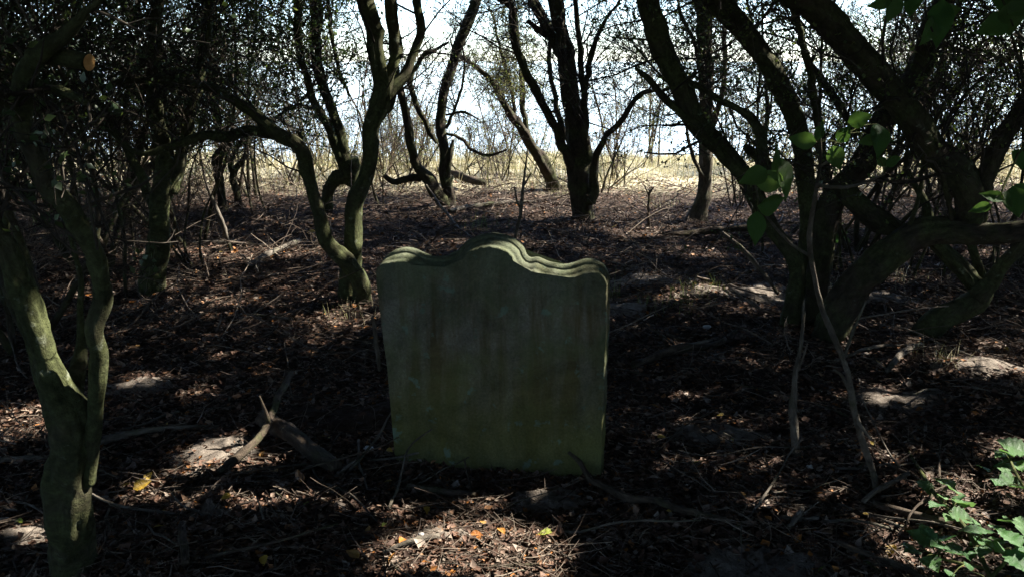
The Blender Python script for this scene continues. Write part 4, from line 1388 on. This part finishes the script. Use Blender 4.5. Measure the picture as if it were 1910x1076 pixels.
# ------------------------------------------------------------------ big single leaves near the viewer
def leaf_mesh(name, L, W, serr, seed, mat, crinkle=.0, fold=.12, droop=.15):
    rs = np.random.RandomState(seed)
    m = 13 if serr else 9
    t = np.linspace(0, 1, m)
    w = W / 2 * np.sin(np.pi * np.clip(t, 0, 1) ** .70) ** 1.12
    w[0] = W * .02
    w[-1] = 0.0
    if serr:
        w[1:-1] *= np.where(np.arange(1, m - 1) % 2 == 0, 1.1, .84)
    V = []
    for j in range(-2, 3):
        f = abs(j) / 2
        y = t * L
        if serr:
            y = y + (np.arange(m) % 2) * L * .02 * f
        x = np.sign(j) * w * f if j else 0 * w
        z = fold * np.abs(x) - droop * L * t * t * (1 - .2 * f) + crinkle * L * np.sin(t * 19 + 2 * np.sign(j)) * (f * (1 - f) * 4 + .3 * f) * np.where(t * (1 - t) > .01, 1, 0) + rs.normal(0, .004 * L, m) * f
        V.append(np.stack([x, y, z], 1))
    V = np.vstack(V)
    F = [(a_ * m + i, a_ * m + i + 1, (a_ + 1) * m + i + 1, (a_ + 1) * m + i) for a_ in range(4) for i in range(m - 1)]
    return mesh_np(name, V, np.array(F), mat, True)


def mat_blade(name, c1, c2, tr):
    q = NT(name)
    oc = q.n('ShaderNodeTexCoord').outputs['Object']
    nz = q.noise(oc, 45, 4, .6)
    wv = q.n('ShaderNodeTexWave', Scale=55.0, Distortion=1.5)
    wv.bands_direction = 'DIAGONAL'
    q.l(oc, wv.inputs['Vector'])
    rnd = q.n('ShaderNodeObjectInfo').outputs['Random']
    col = q.mix(rnd, c1, c2)
    col = q.mix(.5, col, q.ramp(nz, [(.3, .5), (.7, 1.0)]), 'MULTIPLY')
    b = q.bump(q.math('ADD', nz, q.math('MULTIPLY', wv.outputs[0], .5)), .5, .002)
    p = q.principled(col, .45, b, .35)
    t = q.n('ShaderNodeBsdfTranslucent')
    q.l(q.mix(.3, col, (.16, .26, .03), 'ADD'), t.inputs[0])
    m = q.n('ShaderNodeMixShader')
    m.inputs[0].default_value = tr
    q.l(p.outputs[0], m.inputs[1])
    q.l(t.outputs[0], m.inputs[2])
    q.l(m.outputs[0], q.out.inputs['Surface'])
    return q.m


M['big_leaf'] = mat_blade('broad_leaf', (.035, .10, .02), (.08, .15, .035), .5)
M['bramble_leaf'] = mat_blade('bramble_leaf', (.045, .13, .035), (.10, .2, .06), .3)
M['leaf_yellow'] = mat_blade('fallen_yellow', (.42, .26, .03), (.5, .34, .06), .15)
M['leaf_orange'] = mat_blade('fallen_orange', (.4, .14, .02), (.36, .2, .05), .1)
M['leaf_brown'] = mat_blade('fallen_brown', (.16, .09, .05), (.3, .19, .11), .1)
M['leaf_lime'] = mat_blade('fallen_lime', (.25, .35, .05), (.35, .38, .07), .2)
BLR = np.random.RandomState(3)
BIG = [leaf_mesh('leaf', 1, w_, False, i, M['big_leaf'], .03, f_, d_) for i, (w_, f_, d_) in enumerate([(.62, .3, .2), (.52, .15, .3), (.7, .4, .1), (.56, -.15, .25)])]
BRM = [leaf_mesh('leaf', 1, .82, True, i, M['bramble_leaf'], .035, .22, .2) for i in range(4)]


def place_leaf(root, mesh, px, py, Y, size_px, ang, tilt, roll, name='leaf'):
    """a leaf whose middle is seen at (px, py); ang = direction of its tip in the picture, tilt = away from facing the viewer"""
    c = at(px, py, Y)
    L = size_px / FPX * depth(c) * BLR.uniform(.8, 1.12)
    r = np.array([1.0, 0, 0])
    u = np.array([0, 0, 1.0])
    dirv = r * math.cos(ang) + u * math.sin(ang)
    dirv = unit(dirv * math.cos(tilt) + np.array([0, -1.0, 0]) * math.sin(tilt))
    nrm = np.cross(r * math.cos(ang + 1.57) + u * math.sin(ang + 1.57), dirv)
    nrm = -nrm
    side = unit(np.cross(dirv, nrm))
    nrm = np.cross(side, dirv)
    s2 = side * math.cos(roll) + nrm * math.sin(roll)
    n2 = np.cross(s2, dirv)
    from mathutils import Matrix
    mt = Matrix(((s2[0], dirv[0], n2[0], 0), (s2[1], dirv[1], n2[1], 0), (s2[2], dirv[2], n2[2], 0), (0, 0, 0, 1)))
    o = link(name, mesh, root)
    o.rotation_mode = 'QUATERNION'
    o.rotation_quaternion = mt.to_quaternion()
    o.scale = (L, L, L)
    pos = c - dirv * L * .5
    o.location = Vector(pos) - root.location
    return o, pos




def spray(root, lst, meshes, twig_to=None, mat='stem_green'):
    for i, (px, py, Y, s, a_deg) in enumerate(lst):
        o, pos = place_leaf(root, meshes[i % len(meshes)], px, py, Y, s, rad(a_deg), BLR.uniform(-.5, .7), BLR.uniform(-.7, .7))
        if twig_to is not None:
            k = min(range(len(twig_to)), key=lambda j: np.linalg.norm(twig_to[j] - pos))
            q0 = twig_to[k]
            if np.linalg.norm(q0 - pos) > .004:
                mid = (q0 + pos) / 2 + np.array([0, 0, .008])
                V_, F_, C_ = tube(*catmull(np.array([q0, mid, pos]), np.array([.0016, .0013, .001]), .01), 6, 0, i)
                t = link('petiole', mesh_np('petiole', V_, F_, M[mat], True, C_), root)
                t.location = -root.location


def seen_line(pts, n=24):
    P = np.array([at(*p) for p in pts])
    return list(catmull(P, np.ones(len(P)), .03)[0])


spray(SAP, [(1428, 335, 2.25, 82, 165), (1468, 335, 2.25, 75, -70), (1440, 378, 2.3, 80, 10), (1408, 428, 2.32, 72, -95), (1405, 330, 2.22, 60, 200), (1450, 300, 2.24, 55, 80)], BIG,
      seen_line([(1514, 480, 2.58), (1470, 450, 2.5), (1425, 395, 2.35), (1408, 345, 2.25)]))
spray(SAP, [(1495, 262, 2.25, 60, 170), (1530, 245, 2.2, 46, 80), (1575, 250, 2.2, 42, 60), (1562, 298, 2.22, 56, -60), (1640, 262, 2.2, 66, -95), (1620, 262, 2.2, 52, 190), (1605, 222, 2.2, 50, 20), (1648, 305, 2.2, 34, -40), (1668, 300, 2.2, 40, 10)], BIG,
      seen_line([(1530, 310, 2.3), (1560, 290, 2.25), (1580, 250, 2.2)]) + seen_line([(1522, 345, 2.36), (1570, 350, 2.3), (1610, 342, 2.25), (1650, 325, 2.2)]))

tw = thing('leafy_twig', 'leafy twig hanging into the top right corner', 'twig', tuple(at(1760, -220, 1.75)))
part_tube(tw, 'stem', [(1760, -220, 8, 1.75), (1752, -120, 7, 1.73), (1735, -40, 6, 1.7), (1725, 20, 4, 1.68), (1740, 60, 3, 1.66)], 'bark')
part_tube(tw, 'branch', [(1745, -80, 5, 1.72), (1690, -50, 4, 1.7), (1650, -15, 3, 1.68)], 'bark')
part_tube(tw, 'branch', [(1752, -100, 5, 1.72), (1830, -70, 4, 1.7), (1870, 0, 4, 1.68), (1890, 50, 3, 1.66)], 'bark')
spray(tw, [(1665, 15, 1.68, 70, -110), (1640, 8, 1.68, 50, 190), (1700, 8, 1.69, 62, -80), (1755, 45, 1.66, 85, -90), (1735, 58, 1.66, 62, -120), (1775, 20, 1.67, 60, 15), (1850, 50, 1.67, 70, 200), (1888, 40, 1.66, 76, -70), (1905, 5, 1.66, 70, 40), (1870, 5, 1.68, 60, 150)], BIG,
      seen_line([(1745, -80, 1.72), (1690, -50, 1.7), (1650, -15, 1.68)]) + seen_line([(1735, -40, 1.7), (1725, 20, 1.68), (1740, 60, 1.66)]) + seen_line([(1830, -70, 1.7), (1870, 0, 1.68), (1890, 50, 1.66)]))

tw = thing('leafy_twig', 'arching shoot with bright leaves at the right edge below the arching trunk', 'shoot', tuple(gnd(2160, 900)))
part_tube(tw, 'stem', [(2160, 915, 9, 2.98), (2110, 700, 8, 2.7), (2030, 450, 7, 2.3), (1960, 300, 6, 2.1), (1915, 270, 5, 2.0), (1880, 330, 4, 1.95), (1866, 365, 3, 1.92)], 'stem_green')
part_tube(tw, 'branch', [(1990, 370, 5, 2.2), (1940, 350, 4, 2.05), (1900, 365, 3, 1.95)], 'stem_green')
spray(tw, [(1850, 366, 1.92, 50, 160), (1828, 388, 1.92, 48, 200), (1895, 378, 1.94, 56, -75), (1908, 355, 1.95, 50, 30), (1880, 375, 1.93, 44, -30), (1905, 300, 2.0, 46, -60)], BIG,
      seen_line([(1915, 270, 2.0), (1880, 330, 1.95), (1866, 365, 1.92)]) + seen_line([(1940, 350, 2.05), (1900, 365, 1.95)]))

tw = thing('leafy_twig', 'small green seedling on the ground seen under the crossing trunks', 'seedling', tuple(gnd(1562, 452)))
part_tube(tw, 'stem', [(1562, 455, 5, gnd(1562, 452)[1]), (1562, 440, 4, gnd(1562, 452)[1])], 'stem_green')
spray(tw, [(1552, 436, 7.6, 24, 170), (1572, 436, 7.6, 24, 10), (1562, 445, 7.6, 22, -90), (1580, 446, 7.6, 18, -30)], BIG, seen_line([(1562, 455, 7.65), (1562, 440, 7.62)]))

# bramble in the lower right corner
br = thing('bramble', 'trailing bramble with crinkled green leaves in the lower right corner', 'bramble', tuple(gnd(1860, 1110)))


def low(px, py, h):
    d = ray(px, py)
    return ((EYE - h) / -d[2]) * d[1]


cane = [(1862, 1110, 9, low(1862, 1110, .05)), (1840, 1060, 9, low(1840, 1060, .08)), (1812, 1000, 10, low(1812, 1000, .1)), (1775, 955, 9, low(1775, 955, .1)), (1740, 915, 8, low(1740, 915, .08)), (1712, 870, 7, low(1712, 870, .05)), (1688, 832, 4, low(1688, 832, .03))]
part_tube(br, 'cane', cane, 'stem_green')
c2 = [(1835, 1058, 6, low(1835, 1058, .07)), (1800, 1052, 6, low(1800, 1052, .08)), (1750, 1040, 5, low(1750, 1040, .07))]
part_tube(br, 'cane', c2, 'stem_green')
c3 = [(1945, 960, 7, low(1945, 960, .1)), (1905, 900, 6, low(1905, 900, .12)), (1880, 850, 5, low(1880, 850, .1))]
part_tube(br, 'cane', c3, 'stem_green')
c4 = [(1850, 1075, 7, low(1850, 1075, .07)), (1890, 1030, 6, low(1890, 1030, .12)), (1915, 990, 5, low(1915, 990, .12))]
part_tube(br, 'cane', c4, 'stem_green')
lst = []
for (px, py, s, a_, h) in [(1760, 900, 56, 130, .12), (1800, 930, 64, 20, .13), (1780, 912, 44, 80, .13), (1745, 945, 46, 200, .1), (1795, 960, 58, -20, .12), (1770, 968, 40, 210, .1),
                           (1720, 1005, 70, 150, .12), (1745, 1020, 60, 200, .11), (1765, 1000, 62, 30, .13), (1700, 1030, 46, 190, .1), (1740, 1048, 52, -100, .09), (1775, 1035, 44, -30, .1),
                           (1815, 990, 60, 170, .14), (1838, 985, 50, 40, .13), (1805, 1036, 44, 250, .09),
                           (1885, 838, 66, 150, .13), (1868, 850, 48, 200, .11), (1905, 845, 56, 10, .12), (1880, 895, 58, 190, .11), (1905, 905, 66, 0, .12), (1862, 905, 40, 210, .09),
                           (1880, 1005, 70, 120, .16), (1905, 985, 66, 60, .16), (1860, 1030, 56, 200, .12), (1900, 1040, 70, -60, .14), (1885, 975, 54, 150, .15), (1915, 1020, 60, 10, .15)]:
    lst.append((px, py, low(px, py, h), s, a_))
more = []
for (px, py, Y, s_, a_) in lst:
    more.append((px, py, Y, s_ * .78, a_))
    for _ in range(1):
        py2 = py + BLR.uniform(-34, 34)
        more.append((px + BLR.uniform(-38, 30), py2, low(px, py2, BLR.uniform(.05, .15)), s_ * BLR.uniform(.4, .7), BLR.uniform(0, 360)))
lst = more
path = []
for c in (cane, c2, c3, c4):
    path += seen_line([(p[0], p[1], p[3]) for p in c])
for i, (px, py, Y, s, a_) in enumerate(lst):
    c = at(px, py, Y)
    L = s / FPX * depth(c) * 1.05
    o = link('leaf', BRM[i % 4], br)
    t = rad(a_)
    yaw_ = math.atan2(math.sin(t) * 1.6, math.cos(t)) - math.pi / 2
    o.rotation_euler = (BLR.uniform(-.25, .45), BLR.uniform(-.5, .5), yaw_)
    o.scale = (L, L, L)
    d_ = np.array([-math.sin(yaw_), math.cos(yaw_), 0])
    pos = c - d_ * L * .5
    o.location = Vector(pos) - br.location
    k = min(range(len(path)), key=lambda j: np.linalg.norm(path[j] - pos))
    V_, F_, C_ = tube(*catmull(np.array([path[k], (path[k] + pos) / 2 + np.array([0, 0, .01]), pos]), np.array([.002, .0016, .0012]), .02), 6, 0, i)
    pt = link('petiole', mesh_np('petiole', V_, F_, M['stem_green'], True, C_), br)
    pt.location = -br.location

# ------------------------------------------------------------------ fallen leaves that stand out
FL = {k: [leaf_mesh('fallen_leaf', 1, w_, s_, i + 9, M[m_], .03, .35, .15) for i, (w_, s_) in enumerate([(.6, False), (.75, True), (.5, False)])]
      for k, m_ in (('yellow', 'leaf_yellow'), ('orange', 'leaf_orange'), ('brown', 'leaf_brown'), ('lime green', 'leaf_lime'))}


LANDMARKS = [('the forked trunk', 140, 1040), ('the pale sandy mound at lower left', 415, 838), ('the dark log', 560, 840), ('the left foot of the gravestone', 736, 860), ('the right foot of the gravestone', 1124, 888),
             ('the sunlit litter at the bottom', 850, 1010), ('the curved dead branch', 1230, 945), ('the split dead stem', 1488, 860), ('the leaning grey sapling', 1640, 925), ('the bramble', 1790, 980),
             ('the white crossed sticks', 1490, 985), ('the dim sandy mound', 1345, 815), ('the wide sandy mound', 1395, 556), ('the flat sunlit sandy mound', 1830, 692), ('the grey sandy mound', 1660, 752),
             ('the grey-green trunk', 290, 550), ('the twin-stemmed tree', 655, 580), ('the long straight pale stick', 290, 815), ('the stout dark tree', 1088, 406), ('the upright pale tree', 1303, 412),
             ('the arching trunk', 1535, 630), ('the V-shaped tree', 1730, 625), ('the slender leaning tree', 835, 394), ('the dark twin stems', 425, 410), ('the tangle of dead twigs', 600, 655),
             ('the bottom left corner', 20, 1060), ('the bottom right corner', 1895, 1065), ('the long dark branch', 1270, 665), ('the green grass tuft', 1135, 560), ('the forked dead branch', 500, 790)]
USED = set()


def whereabouts(what, px, py):
    order = sorted(LANDMARKS, key=lambda m: math.hypot(m[1] - px, (m[2] - py) * 1.6))
    for j in range(1, len(order)):
        a, b = order[0], order[j]
        dx_, dy_ = px - a[1], (py - a[2]) * 1.6
        rel = ('right of' if dx_ > 0 else 'left of') if abs(dx_) > abs(dy_) else ('in front of' if dy_ > 0 else 'behind')
        lab = '%s %s %s' % (what, rel, a[0]) if j == 1 else '%s %s %s, towards %s' % (what, rel, a[0], b[0][4:])
        words = lab.split()
        if lab not in USED and len(words) <= 16:
            USED.add(lab)
            return lab
    return lab


def fallen(px, py, size, c, lab, group, lift=.012):
    g = gnd(px, py)
    o = thing('fallen_leaf', lab, 'leaf', (g[0], g[1], float(hgt(g[0], g[1])) + .022 + lift), FL[c][BLR.randint(0, 3)], group)
    L = size / FPX * depth(g)
    o.scale = (L, L, L)
    o.rotation_euler = (BLR.uniform(-.5, .5), BLR.uniform(-.6, .6), BLR.uniform(0, 6.28))
    return o


for (px, py, s, c, where) in [
        (250, 923, 34, 'yellow', 'right of the foot of the forked trunk'), (278, 890, 22, 'yellow', 'above the larger yellow one beside the forked trunk'), (432, 942, 20, 'yellow', 'below the pale sandy mound at the left'),
        (560, 912, 34, 'orange', 'in the sunlit litter left of the gravestone'), (508, 884, 22, 'orange', 'beside the forked dead branch'), (612, 826, 30, 'yellow', 'in the dark left of the gravestone foot'),
        (570, 966, 20, 'lime green', 'in the shade at lower left of centre'), (796, 945, 24, 'yellow', 'in the shade below the gravestone'), (670, 1055, 34, 'orange', 'at the bottom edge below the gravestone'),
        (690, 1000, 22, 'orange', 'at the left end of the low pale patch of sand'), (738, 1052, 30, 'orange', 'under the short pale stick in the sun'), (878, 1016, 26, 'orange', 'in the brightest sun below the gravestone'),
        (930, 1004, 30, 'orange', 'right of the brightest patch of sun'), (1030, 1010, 34, 'lime green', 'at the right end of the sunlit litter'), (905, 990, 20, 'orange', 'just above the brightest litter'),
        (720, 986, 18, 'lime green', 'above the sunlit litter, left of centre'), (1225, 830, 20, 'yellow', 'in the shade right of the gravestone'), (1230, 905, 24, 'brown', 'above the curved dead branch'),
        (1380, 945, 18, 'orange', 'right of the curved dead branch'), (1350, 780, 14, 'yellow', 'by the dim sandy mound'), (1550, 1018, 40, 'brown', 'below the white crossed sticks'),
        (1667, 1020, 30, 'yellow', 'left of the bramble'), (1540, 1065, 30, 'lime green', 'at the bottom edge right of centre'), (1636, 700, 20, 'yellow', 'by the stout pale bone-like stick'),
        (250, 570, 16, 'orange', 'on the ground left of the grey-green trunk'), (155, 495, 26, 'orange', 'seen between the stems of the forked trunk'), (90, 482, 22, 'orange', 'seen left of the forked trunk stems'),
        (330, 455, 16, 'orange', 'at the foot of the grey-green trunk'), (590, 438, 20, 'yellow', 'in the crook of the arched stem'), (495, 1050, 24, 'yellow', 'at the bottom edge left of centre'),
        (35, 985, 22, 'lime green', 'left of the foot of the forked trunk'), (700, 640, 16, 'orange', 'at the left edge of the gravestone'), (1130, 882, 14, 'orange', 'at the right foot of the gravestone')]:
    fallen(px, py, s, c, 'fallen %s leaf %s' % (c, where), 'bright fallen leaves')
for i in range(84):
    px = BLR.uniform(20, 1890)
    py = 420 + 650 * BLR.rand() ** .8
    c = ['brown', 'brown', 'orange', 'yellow', 'brown'][BLR.randint(0, 5)]
    fallen(px, py, BLR.uniform(12, 24) * (.55 + .45 * (py - 420) / 650), c, whereabouts('small fallen %s leaf' % c, px, py), 'small fallen %s leaves among the litter' % c)

# ------------------------------------------------------------------ loose sticks in number, and pebbles
for i in range(190):
    py = 350 + 720 * BLR.rand() ** .85
    px = BLR.uniform(-20, 1930)
    if 690 < px < 1150 and 440 < py < 900:
        continue
    g = gnd(px, py)
    L = BLR.uniform(.14, .62)
    a_ = BLR.uniform(0, 6.28)
    r_ = BLR.uniform(.002, .0068)
    K = 6
    P = grow(np.zeros((1, 3)), np.array([[math.cos(a_), math.sin(a_), BLR.uniform(-.02, .16)]]), np.array([L]), K, .13, 0, BLR)[0]
    Pc, Rc = catmull(P, np.linspace(r_, r_ * .5, K), .03)
    V_, F_, C_ = tube(Pc, Rc, 7, .08, 900 + i)
    pale = BLR.rand() < .55
    thing('dead_stick', whereabouts('%s %s loose stick' % ('longish' if L > .34 else 'short' if L > .2 else 'stubby', 'pale' if pale else 'dark'), px, py), 'stick', (g[0], g[1], float(hgt(g[0], g[1])) + .02),
          mesh_np('dead_stick', V_, F_, M['bark_grey' if pale else 'bark_dead'], True, C_), 'small %s loose sticks' % ('pale' if pale else 'dark'))


for i, (px, Y) in enumerate([(30, 6.4), (120, 7.4), (210, 9.4), (235, 7.0), (330, 8.6), (365, 6.6), (455, 10.4), (480, 9.2), (545, 11.0), (700, 9.6), (730, 10.8), (760, 11.4), (925, 11.2), (1130, 10.6), 
                              (1365, 9.6), (1420, 7.4), (1545, 8.8), (1580, 6.6), (1640, 7.8), (1690, 6.4), (1735, 7.4), (1800, 6.2), (1850, 8.0), (1885, 5.6), (1905, 7.2), (170, 5.6), (60, 9.6)]):
    p = at(px, 400, Y)
    py_ = 538 + FPX * math.tan(math.atan2(EYE, Y) - PITCH)
    shrub(whereabouts(['thin bare sapling', 'wispy bare sapling', 'clump of thin dry shoots'][i % 3], px, py_), p[0], Y, BLR.uniform(1.1, 2.3), [.16, .3, .4][i % 3], [2, 2, 5][i % 3],
          dict(n1=26, len1=.55, n2=6, n3=4, nl=1, leaf='leaf_mid', lsize=.022, r1=.0045, twig='twig_dry' if i % 2 else 'twig', dense=.3), 'bark' if i % 2 else 'bark_dead', name='sapling', cat='sapling', seed=300 + i, group='thin saplings of the thicket', r=.011, zsrc=.25)


def brush(px, py, n_, L, lab, up=.35, rad_=.25, mat='twig_dry', r=.0028):
    g = gnd(px, py)
    rs = np.random.RandomState(int(px))
    z = float(hgt(g[0], g[1]))
    o = thing('brushwood', lab, 'brushwood', (g[0], g[1], z), None, 'heaps of dead twigs')
    S = np.stack([rs.normal(0, rad_, n_), rs.normal(0, rad_ * .7, n_), rs.uniform(0, .08, n_)], 1)
    a_ = rs.uniform(0, 6.28, n_)
    D = np.stack([np.cos(a_), np.sin(a_), rs.uniform(-.05, up, n_)], 1)
    P = grow(S, D, L * rs.uniform(.4, 1.2, n_), 6, .2, -.02, rs)
    P[:, :, 2] = np.maximum(P[:, :, 2], .01)
    parts = [sticks_np(P, np.linspace(1, .4, 6)[None] * r * rs.uniform(.5, 1.6, n_)[:, None], 5)]
    S2, D2, _ = children(P, 3, (.4, 1.0), .3, rs)
    P2 = grow(S2, D2, L * .35 * rs.uniform(.4, 1.2, len(S2)), 4, .2, 0, rs)
    parts.append(sticks_np(P2, np.linspace(1, .4, 4)[None] * r * .5 * np.ones((len(S2), 1)), 4))
    Vb, Fb, _ = merge(parts)
    link('twigs', mesh_np('twigs', Vb, Fb, M[mat]), o, None, 'stuff')


brush(600, 655, 46, .5, 'tangle of dead twigs left of the gravestone', .3, .22)
brush(250, 600, 40, .5, 'tangle of dry twigs behind the forked trunk', .5, .25)
brush(560, 470, 44, .6, 'heap of pale dead twigs by the arched stem', .2, .3)
brush(450, 400, 50, .7, 'heap of broken twigs before the pale grass at the left', .2, .5)
brush(780, 375, 50, .7, 'tangle of twigs at the foot of the slender leaning tree', .4, .4)
brush(930, 390, 40, .7, 'low heap of branches beyond the gravestone', .2, .5)
brush(70, 830, 30, .25, 'cluster of dead leaves and twigs left of the forked trunk', .3, .1)
brush(1230, 545, 34, .3, 'scatter of twigs on the sand right of the gravestone', .3, .2)
brush(1700, 600, 40, .45, 'tangle of twigs between the low trunks on the right', .4, .3)
brush(1480, 690, 24, .25, 'wisp of dry twigs at the foot of the slanting trunks', .6, .12)
brush(160, 470, 120, .9, 'mass of dead twigs deep in the thicket at the left', .9, .5)
brush(60, 420, 120, 1.0, 'mass of dead twigs at the far left edge', 1.0, .6)
brush(350, 520, 40, .6, 'tangle of thin twigs right of the grey-green trunk', .8, .3)
brush(1850, 560, 40, .6, 'tangle of thin twigs at the right edge', .5, .4)

brush(250, 400, 110, 1.0, 'mass of dead branches behind the grey-green trunk', 1.2, .6)
brush(350, 420, 70, .8, 'dead branches between the grey-green trunk and the dark twin stems', .8, .4)
brush(20, 520, 60, .8, 'dead branches at the left edge behind the forked trunk', 1.2, .3)
brush(1640, 440, 60, .8, 'dead branches seen through the fork of the trunks on the right', .9, .4)
brush(1780, 400, 80, .9, 'dead branches behind the V-shaped tree', 1.2, .5)

q = NT('pale_pebble')
q.principled(q.ramp(q.noise(q.n('ShaderNodeTexCoord').outputs['Object'], 30), [(.3, (.3, .29, .27)), (.7, (.55, .53, .5))]), .8)
M['pebble'] = q.m
for (px, py, s, where) in [(688, 836, 20, 'left of the gravestone foot'), (1318, 612, 14, 'right of the gravestone among the litter'), (1508, 890, 14, 'by the split dead stem'), (785, 998, 12, 'in the sun below the gravestone'), (504, 666, 8, 'among the dead twigs'), (1716, 1058, 18, 'below the bramble')]:
    g = gnd(px, py)
    bm = bmesh.new()
    bmesh.ops.create_icosphere(bm, subdivisions=2, radius=1)
    for v in bm.verts:
        v.co *= 1 + .12 * math.sin(3 * v.co.x + px) + .1 * math.sin(4 * v.co.y + py)
    me = bpy.data.meshes.new('pebble')
    bm.to_mesh(me)
    bm.free()
    for p in me.polygons:
        p.use_smooth = True
    me.materials.append(M['pebble'])
    o = thing('pebble', 'small pale pebble ' + where, 'pebble', (g[0], g[1], float(hgt(g[0], g[1])) + .015), me, 'pale pebbles')
    r_ = s / FPX * depth(g) / 2
    o.scale = (r_, r_ * .8, r_ * .6)
